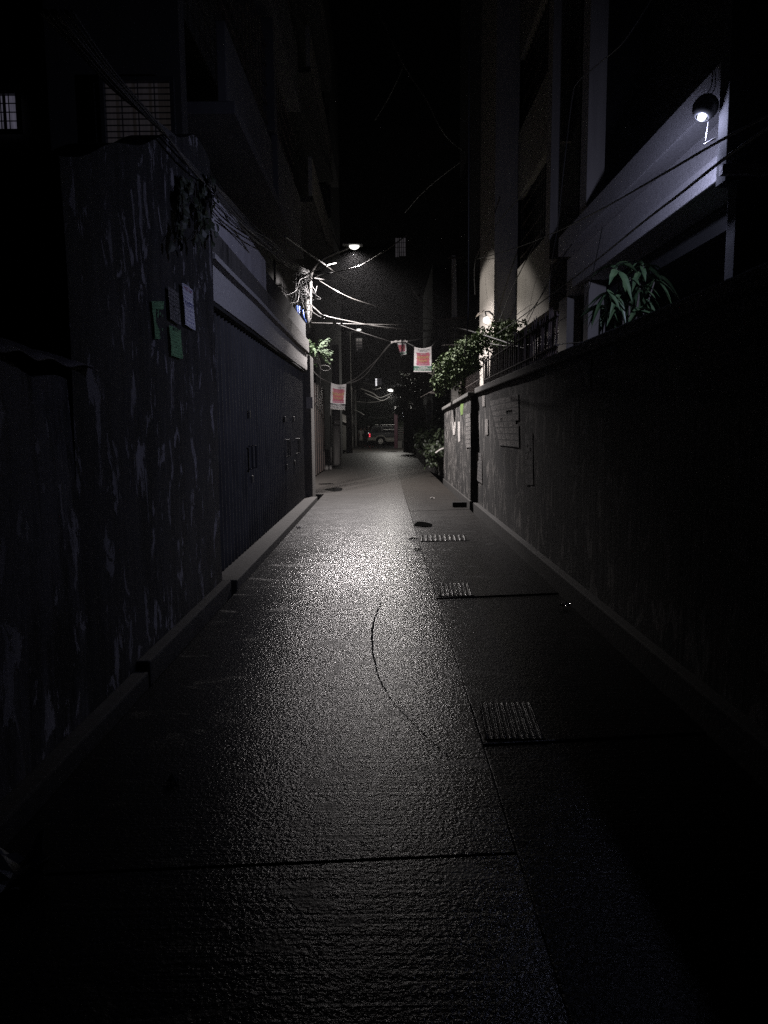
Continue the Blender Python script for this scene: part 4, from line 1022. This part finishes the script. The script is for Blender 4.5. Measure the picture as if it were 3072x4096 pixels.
MB().box(x_ - .55, x_ + .55, d_ - .6, d_ - .18, 7.4, 9.1).build('transformer', BLDG2, o_, bevel=.03)
upole('slim pole just left of the parked car', 1424, 1784, 1560, None, .09, .08)
for (x0, x1, yb, yt, dep, lb) in ((1283, 1326, 1878, 1800, .6, 'low plastered block beside the gate past the garage'),):
    a_ = at(x0, yb, z=0); b_ = at(x1, yt, d=a_.y)
    solo('block', MB().box(a_.x, b_.x, a_.y, a_.y + dep, -.1, b_.z), PLANTER, lb, 'block', bevel=.02)
a_ = at(1377, 1795, z=0)
bw = thing('boundary_wall', 'short pale wall under a slanted tin sheet on the left', 'wall', (a_.x, a_.y, 0))
MB().box(a_.x - 1.6, a_.x + .45, a_.y, a_.y + 4, -.1, at(1380, 1690, d=a_.y).z).build('plaster_wall', PLANTER, bw)
p0_, p1_ = at(1360, 1676, d=a_.y - .3), at(1396, 1692, d=a_.y - .3)
MB().hexa([p0_ + Vector((0, 0, -.1)), p1_ + Vector((0, 0, -.1)), p1_ + Vector((0, 1.6, .35)), p0_ + Vector((0, 1.6, .35))], [p0_, p1_, p1_ + Vector((0, 1.6, .45)), p0_ + Vector((0, 1.6, .45))]).build('roof_sheet', WHITEP, bw)
gl = thing('gate', 'dark steel gate in the gap just beyond the garage column', 'gate', (-2.1, 22, 0))
MB().box(-2.3, -2.2, 17.5, 27, .05, 3.0).build('panel', DARKST, gl)
mb = MB()
for k in range(12): mb.box(-2.199, -2.17, 17.7 + k * .78, 17.75 + k * .78, .05, 3.0)
mb.build('frame', RUST, gl)

# ------------------------------------------------------------------ middle distance, right side
rp = at(1584, 1792, z=0)
solo('post', MB().box(rp.x - .14, rp.x + .14, rp.y, rp.y + .3, -.1, at(1584, 1655, d=rp.y).z), mk('maroon_paint', (.07, .014, .03), (.045, .011, .022), (3, 3, .4), ns=4, rough=.6), 'maroon painted post standing before the parked car', 'post', bevel=.015)
a_, b_ = at(1592, 1765, d=rp.y + .5), at(1628, 1712, d=rp.y + .5)
lg = thing('louvre_gate', 'gate of shiny horizontal slats right of the maroon post', 'gate', (a_.x, rp.y + .5, 0))
mb = MB(); nsl = 8
for k in range(nsl):
    z = a_.z + (b_.z - a_.z) * k / (nsl - 1)
    mb.hexa([(a_.x, rp.y + .4, z), (b_.x, rp.y + .4, z), (b_.x, rp.y + .52, z + .07), (a_.x, rp.y + .52, z + .07)], [(a_.x, rp.y + .4, z + .02), (b_.x, rp.y + .4, z + .02), (b_.x, rp.y + .52, z + .09), (a_.x, rp.y + .52, z + .09)])
mb.build('slats', mk('slat_steel', (.3, .29, .28), (.2, .19, .18), ns=5, rough=.3, metal=.6), lg)
MB().box(a_.x - .03, b_.x + .03, rp.y + .56, rp.y + .62, 0, b_.z).build('frame', DARKST, lg)
MB().box(a_.x - .05, a_.x + .3, rp.y + .1, rp.y + .38, -.1, at(1600, 1765, d=rp.y + .1).z).build('base', PLANTER, lg)
sh_ = thing('shrub', 'dark shrub growing on top of the slatted gate', 'shrub', (a_.x, rp.y + .7, b_.z))
leafcloud(MB(), [tuple(at(x, y, d=rp.y + .6)) for x, y in ((1600, 1700), (1612, 1695), (1622, 1702), (1606, 1706))], 420, .35, .13, .08, 9).build('leaves', LEAFD, sh_)
stems([[(a_.x + .3, rp.y + .7, b_.z - .2), (a_.x + .35, rp.y + .65, b_.z + .3)]], .02).build('stems', BARK, sh_)
# dark gate with white arched panel, planter and bushes
yg = 34.0
dg = thing('gate', 'broad black steel gate set back on the right before the arched panel', 'gate', (3.2, yg, 0))
a_, b_ = at(1626, 1790, d=46), at(1706, 1640, d=46)
MB().box(a_.x, b_.x, 46, 46.1, 0, b_.z).build('panel', DARKST, dg)
MB().box(a_.x - .2, a_.x - .003, 45.9, 46.2, -.1, b_.z + .1).build('gate_post', PLANTER, dg)
aw = thing('house', 'dark house front behind the planter on the right', 'house', (3.5, yg + 1, 0))
a_, b_ = at(1730, 1760, d=yg), at(1800, 1400, d=yg)
MB().box(a_.x, 6, yg, yg + 8, -.1, 9).build('wall', BLACKW, aw)
MB().box(a_.x + .02, a_.x + .35, yg - .05, yg - .003, 0, at(1740, 1725, d=yg).z).build('dado', PAINT2, aw)
pa_, pb2, pc_ = at(1705, 1755, d=yg - .3), at(1728, 1600, d=yg - .3), at(1716, 1596, d=yg - .3)
ar = []
zt_ = at(1716, 1622, d=yg - .3).z; zp_ = pc_.z; w_ = (pb2.x - pa_.x) / 2; cx_ = (pa_.x + pb2.x) / 2
ar = [(cx_ - w_, yg - .3, 0), (cx_ + w_, yg - .3, 0)] + [(cx_ + w_ * math.cos(t_), yg - .3, zt_ + (zp_ - zt_) * math.sin(t_)) for t_ in [math.pi * k / 12 for k in range(13)]]
pn = thing('arched_panel', 'tall narrow white arched panel behind the planter on the right', 'panel', (cx_, yg - .3, 0))
MB().prism(ar, (0, .12, 0)).build('panel', mk('white_wash', (.8, .78, .76), (.62, .6, .6), (2, 2, 2), ns=5, rough=.85), pn)
MB().box(cx_ - w_ - .02, cx_ + w_ + .02, yg - .34, yg - .303, at(1716, 1645, d=yg - .3).z - .03, at(1716, 1645, d=yg - .3).z).build('crossbar', DARKST, pn)
MB().bar((cx_ - w_ * .7, yg - .36, at(1716, 1648, d=yg - .3).z), (cx_ + w_ * .5, yg - .36, at(1716, 1728, d=yg - .3).z), .07).build('brace', DARKST, pn)
pk = thing('planter', 'low plastered planter wall beside the lane beyond the right wall', 'planter', (1.9, 26, 0))
a_, b_ = at(1700, 1868, z=0), at(1640, 1800, z=0)
pw = [(a_.x, a_.y), (2.2, 20.5), (2.45, 20.5), (a_.x + .25, a_.y + .1), (b_.x + .25, b_.y), (b_.x, b_.y)]
MB().prism([(x, y, -.1) for x, y in pw], (0, 0, .55)).build('wall', PLANTER, pk, bevel=.02)
MB().prism([(a_.x + .24, a_.y + .1, -.1), (2.44, 20.6, -.1), (6, 20.6, -.1), (6, b_.y, -.1), (b_.x + .24, b_.y, -.1)], (0, 0, .42)).build('soil', EARTH, pk)
for i, (x, y, d, s_, n_, lb) in enumerate(((1725, 1740, 27, .55, 700, 'dark bush in front of the white arched panel'), (1755, 1790, 24, .5, 600, 'low bush in the planter against the wall end'), (1690, 1725, 30, .35, 300, 'small dark plant left of the arched panel'), (1735, 1818, 23, .3, 320, 'grassy plant low in the planter corner'))):
    p = at(x, y, d=d); t_ = thing('shrub', lb, 'shrub', (p.x, d, .3))
    leafcloud(MB(), [(p.x + rnd.uniform(-s_, s_) * .6, d + rnd.uniform(-.4, .4), p.z + rnd.uniform(-s_, s_) * .7) for _ in range(6)], n_, s_ * .7, .14, .08, 30 + i).build('leaves', LEAFD, t_)
    stems([[(p.x, d, .3), (p.x + rnd.uniform(-.2, .2), d, p.z)] for _ in range(3)], .02).build('stems', BARK, t_)
p0_, p1_ = at(1742, 1812, d=22), at(1774, 1793, d=22)
solo('stick', MB().tube(smoothpath([p0_, p0_.lerp(p1_, .5) + Vector((0, 0, .02)), p1_], 4), .02, 6), WHITEP, 'pale stick leaning in the planter by the wall end', 'stick')
# trees
def tree(label, base, clumps, n, L, seed, mat, trunk_top):
    t_ = thing('tree', label, 'tree', base)
    leafcloud(MB(), clumps, n, 1.0, L, L * .55, seed).build('crown', mat, t_)
    b_ = Vector(base); tt = Vector(trunk_top); P = [[b_, b_.lerp(tt, .5) + Vector((.1, 0, 0)), tt]] + [[tt, tt.lerp(Vector(c_[:3]), .5) + Vector((0, 0, .2)), Vector(c_[:3])] for c_ in clumps[::2]]
    stems(P, .14, .03).build('trunk', BARK, t_)
def clumps(lst, d): return [(*at(x, y, d=d + dd), s_ * d / F) for x, y, s_, dd in lst]
tree('dark leafy tree hanging over the slatted gate on the right', (2.6, 47, 0), clumps([(1600, 1560, 22, 0), (1625, 1530, 26, 1), (1650, 1500, 26, 2), (1640, 1570, 30, 0), (1675, 1545, 28, 1), (1610, 1610, 24, 0), (1660, 1610, 26, 1), (1595, 1640, 16, 0), (1690, 1590, 20, 1), (1700, 1500, 22, 1), (1620, 1480, 18, 2)], 47), 3600, .2, 71, LEAFD, at(1660, 1620, d=47))
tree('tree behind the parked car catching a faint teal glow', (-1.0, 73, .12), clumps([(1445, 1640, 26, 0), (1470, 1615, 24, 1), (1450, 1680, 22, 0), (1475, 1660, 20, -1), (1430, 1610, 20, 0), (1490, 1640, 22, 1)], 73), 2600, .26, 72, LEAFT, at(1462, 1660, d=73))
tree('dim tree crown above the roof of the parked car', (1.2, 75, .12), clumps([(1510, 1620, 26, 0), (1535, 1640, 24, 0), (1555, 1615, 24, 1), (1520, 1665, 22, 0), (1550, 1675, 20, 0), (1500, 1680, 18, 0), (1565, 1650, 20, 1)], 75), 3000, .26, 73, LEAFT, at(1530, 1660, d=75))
# cables over the far end
for k, P in enumerate(([(1440, 1545, 56), (1465, 1562, 55), (1500, 1578, 55), (1535, 1600, 54)], [(1424, 1606, 54), (1470, 1609, 54), (1520, 1605, 54), (1574, 1588, 54)], [(1440, 1553, 52), (1490, 1572, 52), (1520, 1590, 52), (1570, 1570, 52)], [(1450, 1530, 50), (1475, 1548, 50), (1500, 1556, 50), (1522, 1550, 50)], [(1415, 1640, 50), (1440, 1650, 50), (1456, 1661, 50)], [(1485, 1670, 60), (1520, 1672, 60), (1568, 1662, 60)], [(1458, 1572, 52), (1500, 1590, 52), (1530, 1602, 52), (1560, 1585, 52)], [(1449, 1529, 58), (1470, 1534, 58), (1497, 1542, 58)])):
    cable(P, 'pale cable strung in the far tangle above the parked car', CABLEL, .02, 'far cables above the car', 6)

# ------------------------------------------------------------------ parked car
YC = 64.0; XC = at(1474, 1776, d=YC).x
car = thing('parked_car', 'dark off road car with pale lower trim seen side on at the alley end', 'car', (XC, YC, 0))
BODY = mk('car_paint', (.02, .022, .028), rough=.25); TRIM = mk('car_trim', (.42, .39, .33), (.34, .315, .27), ns=6, rough=.45)
TYRE = mk('tyre', (.012, .012, .012), rough=.85); RIM = mk('alloy', (.5, .48, .45), rough=.35, metal=.7); CHR = mk('chrome', (.6, .6, .58), rough=.2, metal=1)
def cx(p): return (XC + p[0], YC + p[1], p[2])
def sideprism(poly, y0, y1): return MB().prism([cx((x, y0, z)) for x, z in poly], (0, y1 - y0, 0))
def arch(xc, r, z0, a0=0, a1=180, n=10): return [(xc + r * math.cos(R(a)), z0 + r * math.sin(R(a))) for a in [a0 + (a1 - a0) * k / n for k in range(n + 1)]]
W1, W2, wz = 1.08, 3.75, .38
low = [(.02, .5)] + arch(W1, .47, .4, 180, 0) + arch(W2, .47, .4, 180, 0) + [(4.55, .45), (4.6, .74), (0, .74), (-.02, .62)]
sideprism(low, .02, 1.72).build('lower_body', TRIM, car)
up2 = [(0, .742), (4.58, .742), (4.52, 1.08), (3.5, 1.18), (.06, 1.18), (.0, 1.0)]
up_c = [p for p in up2]
sideprism(up_c, .0, 1.74).build('body', BODY, car, bevel=.03)
cab = [(.1, 1.182), (3.45, 1.182), (2.85, 1.72), (2.7, 1.77), (.5, 1.77), (.32, 1.72)]
sideprism(cab, .12, 1.62).build('cabin', BODY, car, bevel=.05)
for pl_ in ([(.3, 1.24), (1.15, 1.24), (1.15, 1.64), (.45, 1.64)], [(1.25, 1.24), (2.05, 1.24), (2.05, 1.64), (1.25, 1.64)], [(2.15, 1.24), (3.2, 1.24), (2.78, 1.64), (2.15, 1.64)]):
    sideprism(pl_, .1, .119).build('side_window', GLASSD, car)
for xw in (W1, W2):
    for yy in (.02, 1.5):
        c0, c1 = Vector(cx((xw, yy, wz))), Vector(cx((xw, yy + .22, wz)))
        wo = MB().tube([c0, c0 + Vector((0, .02, 0)), c1 - Vector((0, .02, 0)), c1], [.33, .38, .38, .33], 28).build('wheel', TYRE, car)
        if yy < 1:
            m_ = MB(); cc = c0 - Vector((0, .012, 0))
            n_ = 24
            for k in range(n_):
                a0, a1 = 2 * math.pi * k / n_, 2 * math.pi * (k + 1) / n_
                m_.hexa([cc + Vector((.17 * math.cos(a0), 0, .17 * math.sin(a0))), cc + Vector((.215 * math.cos(a0), 0, .215 * math.sin(a0))), cc + Vector((.215 * math.cos(a1), 0, .215 * math.sin(a1))), cc + Vector((.17 * math.cos(a1), 0, .17 * math.sin(a1)))],
                        [cc + Vector((.17 * math.cos(a0), .011, .17 * math.sin(a0))), cc + Vector((.215 * math.cos(a0), .011, .215 * math.sin(a0))), cc + Vector((.215 * math.cos(a1), .011, .215 * math.sin(a1))), cc + Vector((.17 * math.cos(a1), .011, .17 * math.sin(a1)))])
            for k in range(6):
                a0 = 2 * math.pi * k / 6; m_.bar(cc + Vector((.04 * math.cos(a0), .004, .04 * math.sin(a0))), cc + Vector((.175 * math.cos(a0), .004, .175 * math.sin(a0))), .014, .06)
            m_.tube([cc + Vector((0, -.004, 0)), cc + Vector((0, .01, 0))], .06, 12)
            m_.build('rim', RIM, wo)
    m_ = MB(); n_ = 14
    for k in range(n_):
        a0, a1 = math.pi * k / n_, math.pi * (k + 1) / n_
        q4 = lambda rr_, a, y: Vector(cx((xw + rr_ * math.cos(a), y, .42 + rr_ * math.sin(a))))
        m_.hexa([q4(.44, a0, -.03), q4(.53, a0, -.03), q4(.53, a1, -.03), q4(.44, a1, -.03)], [q4(.44, a0, .019), q4(.53, a0, .019), q4(.53, a1, .019), q4(.44, a1, .019)])
    m_.build('wheel_arch', TRIM, car)
MB().box(*[v for v in (XC - .08, XC + .5, YC - .01, YC + 1.75, .44, .7)]).build('bumper', TRIM, car, bevel=.03)
MB().box(XC + 1.62, XC + 3.2, YC - .12, YC + .01, .33, .38).build('side_step', TRIM, car, bevel=.01)
MB().box(XC + 1.66, XC + 3.1, YC - .012, YC - .001, .5, .56).build('sill_trim', CHR, car)
m_ = MB(); m_.bar(cx((.6, .25, 1.84)), cx((2.6, .25, 1.84)), .035)
for x in (.7, 1.6, 2.5): m_.bar(cx((x, .25, 1.77)), cx((x, .25, 1.84)), .03)
m_.bar(cx((.6, 1.45, 1.84)), cx((2.6, 1.45, 1.84)), .035)
m_.build('roof_rack', CHR, car)
RED = emit('tail_red', (1, .06, .1), 1.2)
for z in (1.0, .83): MB().box(XC + .06, XC + .17, YC - .014, YC - .001, z - .06, z + .06).build('tail_light', RED, car)
MB().box(XC - .004, XC + .02, YC + .3, YC + .5, 1.05, 1.15).build('tail_light', emit('lamp_white', (1, .9, .9), 1.5), car)
for x in (1.8, 2.95): MB().box(XC + x, XC + x + .14, YC - .02, YC - .001, 1.07, 1.1).build('door_handle', CHR, car)
m_ = MB(); m_.box(XC + 2.1, XC + 2.107, YC - .004, YC - .001, .76, 1.17); m_.box(XC + 2.1, XC + 2.107, YC + .016, YC + .0195, .46, .73)
m_.build('door', DARKST, car)
# belt chrome
MB().box(XC + 1.3, XC + 3.3, YC + .085, YC + .099, 1.4, 1.44).build('window_trim', CHR, car)

# ------------------------------------------------------------------ people by the car
def skinned(name, verts, edges, radii, mat, parent):
    me = bpy.data.meshes.new(name); o0 = WORG[parent.name]
    me.from_pydata([Vector(v) for v in verts], edges, []); me.update()
    o = bpy.data.objects.new(name, me); COL.objects.link(o); o.parent = parent; WORG[o.name] = o0
    sm = o.modifiers.new('skin', 'SKIN'); sm.use_smooth_shade = True
    for i, r_ in enumerate(radii): me.skin_vertices[0].data[i].radius = (r_, r_)
    me.skin_vertices[0].data[0].use_root = True
    s2 = o.modifiers.new('sub', 'SUBSURF'); s2.levels = 1; s2.render_levels = 1
    me.materials.append(mat); return o
def person(label, x, y, h, face, armL, armR, shirt, legs, cap=None, long_shirt=False):
    t_ = thing('person', label, 'person', (x, y, 0)); s = h / 1.7
    J = {'pel': (0, 0, .92), 'bel': (0, -.01, 1.06), 'che': (0, 0, 1.28), 'nck': (0, 0, 1.44), 'hd0': (face * .02, -.02, 1.54), 'hd1': (face * .02, -.02, 1.64),
         'shl': (-.19, 0, 1.38), 'shr': (.19, 0, 1.38), 'hpl': (-.1, 0, .88), 'hpr': (.1, 0, .88), 'knl': (-.12, -.03, .48), 'knr': (.12, -.02, .48),
         'anl': (-.12, .03, .08), 'anr': (.13, .03, .08), 'tol': (-.13, -.12, .04), 'tor': (.14, -.12, .04), 'ell': armL[0], 'wrl': armL[1], 'elr': armR[0], 'wrr': armR[1],
         'hal': tuple(Vector(armL[1]) + (Vector(armL[1]) - Vector(armL[0])).normalized() * .13), 'har': tuple(Vector(armR[1]) + (Vector(armR[1]) - Vector(armR[0])).normalized() * .13)}
    ra = {'pel': .135, 'bel': .125, 'che': .145, 'nck': .055, 'hd0': .085, 'hd1': .095, 'shl': .06, 'shr': .06, 'hpl': .095, 'hpr': .095, 'knl': .06, 'knr': .06, 'anl': .042, 'anr': .042, 'tol': .04, 'tor': .04,
          'ell': .043, 'elr': .043, 'wrl': .03, 'wrr': .03, 'hal': .028, 'har': .028}
    E = [('pel', 'bel'), ('bel', 'che'), ('che', 'nck'), ('nck', 'hd0'), ('hd0', 'hd1'), ('che', 'shl'), ('shl', 'ell'), ('ell', 'wrl'), ('wrl', 'hal'), ('che', 'shr'), ('shr', 'elr'), ('elr', 'wrr'), ('wrr', 'har'),
         ('pel', 'hpl'), ('hpl', 'knl'), ('knl', 'anl'), ('anl', 'tol'), ('pel', 'hpr'), ('hpr', 'knr'), ('knr', 'anr'), ('anr', 'tor')]
    def part(name, keys, add, mat):
        ks = [k for k in J if k in keys]; ks.sort(key=lambda k: 0 if k == keys[0] else 1); ix = {k: i for i, k in enumerate(ks)}
        skinned(name, [Vector(J[k]) * s for k in ks], [(ix[a_], ix[b_]) for a_, b_ in E if a_ in ix and b_ in ix], [(ra[k] + add) * s for k in ks], mat, t_)
    part('body', ['pel'] + [k for k in J if k != 'pel'], 0, SKIN)
    part('shirt', ['che', 'pel', 'bel', 'shl', 'shr', 'ell', 'elr'], .02, shirt)
    part('trousers', ['pel', 'hpl', 'hpr', 'knl', 'knr', 'anl', 'anr'], .02, legs)
    if long_shirt:
        o0 = WORG[t_.name]
        MB().tube([o0 + Vector((0, 0, 1.0 * s)), o0 + Vector((0, 0, .75 * s)), o0 + Vector((.01, 0, .45 * s))], [.17 * s, .2 * s, .23 * s], 12).build('long_shirt', shirt, t_, smooth=True)
    o0 = WORG[t_.name]; hc = o0 + Vector(J['hd1']) * s
    MB().sphere(hc + Vector((0, .015, .03)) * s, .108 * s, 12, 8, v0=0, v1=.55).build('cap' if cap else 'hair', cap or HAIR, t_, smooth=True)
    MB().sphere(hc + Vector((0, -.1, -.03)) * s, .018 * s, 6, 5).build('nose', SKIN, t_, smooth=True)
YP = 65.5
down = lambda sg: ((sg * .24, .01, 1.1), (sg * .24, -.06, .86))
person('person in a long white shirt standing left of the parked car', at(1444, 1770, d=YP).x, YP, 1.62, 1, down(-1), ((.27, -.05, 1.12), (.2, -.2, 1.05)), CLOTHW, CLOTHD, long_shirt=True)
person('person in dark clothes with a hand on the hip beside the car', at(1459, 1770, d=YP).x, YP + .2, 1.68, 1, down(-1), ((.36, .02, 1.14), (.2, -.08, .98)), CLOTHD, CLOTHD)
person('person in a pale cap standing behind the rear of the car', at(1476, 1770, d=YP + 1).x, YP + 1.0, 1.7, -1, down(-1), ((.28, -.08, 1.14), (.1, -.25, 1.2)), mk('grey_shirt', (.3, .28, .27), rough=.9), CLOTHD, cap=CLOTHW)

# ------------------------------------------------------------------ litter
def scrap(label, px, py, s_, mat, name='paper_scrap', cat='litter', z=.006, h=.03, seed=0):
    p = at(px, py, z=z); rr = random.Random(seed + px)
    def fn(u, v):
        return (p.x + (u - .5) * s_ * (1 + .3 * math.sin(v * 5)), p.y + (v - .5) * s_ * .8, z + h * abs(math.sin(u * 4 + seed)) * abs(math.sin(v * 5 + u * 2 + 1)) * rr.uniform(.85, 1.15))
    return solo(name, MB().grid(fn, 7, 7), mat, label, cat, solid=.002)
scrap('crumpled white bag at the foot of the planter, larger one', 1732, 1871, .34, WHITEP, 'plastic_bag', h=.14, seed=1)
scrap('small crumpled white bag nearest the right wall end', 1763, 1886, .2, WHITEP, 'plastic_bag', h=.09, seed=2)
scrap('flat pale scrap of paper on the right slabs', 1729, 1993, .09, WHITEP, seed=3)
scrap('shiny crumpled wrapper near the right gutter', 2258, 2425, .07, CHR, 'wrapper', seed=4)
scrap('white scrap caught upright against the right wall base', 2105, 2120, .12, WHITEP, h=.12, z=.1, seed=5)
scrap('dark flat scrap on the near lane, lower left', 690, 3125, .05, mk('grey_paper', (.1, .1, .1), rough=.7), seed=6)
scrap('pale dusty plastic bag at the left edge in the foreground', 25, 3520, .26, mk('grey_bag', (.12, .12, .14), rough=.5), 'plastic_bag', h=.12, seed=7)
scrap('thin pale leaf on the lane near the garage sill', 1194, 2112, .06, WHITEP, 'leaf', seed=8)
scrap('dark wet clump at the seam of lane and slabs', 1652, 2155, .1, SUBB, 'leaf_clump', h=.02, seed=9)
scrap('second dark wet clump just below the first on the seam', 1668, 2198, .08, SUBB, 'leaf_clump', h=.02, seed=10)
p = at(1842, 2026, z=0)
solo('brick', MB().box(p.x - .16, p.x + .12, p.y - .06, p.y + .08, .0, .09), SUBB, 'dark brick lying by the joint near the right wall', 'brick', bevel=.012)

# ------------------------------------------------------------------ thin haze volume added to give the lamps a halo
mb = MB().box(-30, 30, -8, 125, -1.5, 40)
m = bpy.data.materials.new('halo_scatter'); m.use_nodes = True; nt = m.node_tree; nt.nodes.clear()
o_ = nt.nodes.new('ShaderNodeOutputMaterial'); v_ = nt.nodes.new('ShaderNodeVolumePrincipled')
v_.inputs['Density'].default_value = .0004; v_.inputs['Color'].default_value = (.9, .9, .92, 1); v_.inputs['Anisotropy'].default_value = .6
nt.links.new(v_.outputs[0], o_.inputs['Volume'])
setp(mb.build('halo_volume', m), kind='stuff')
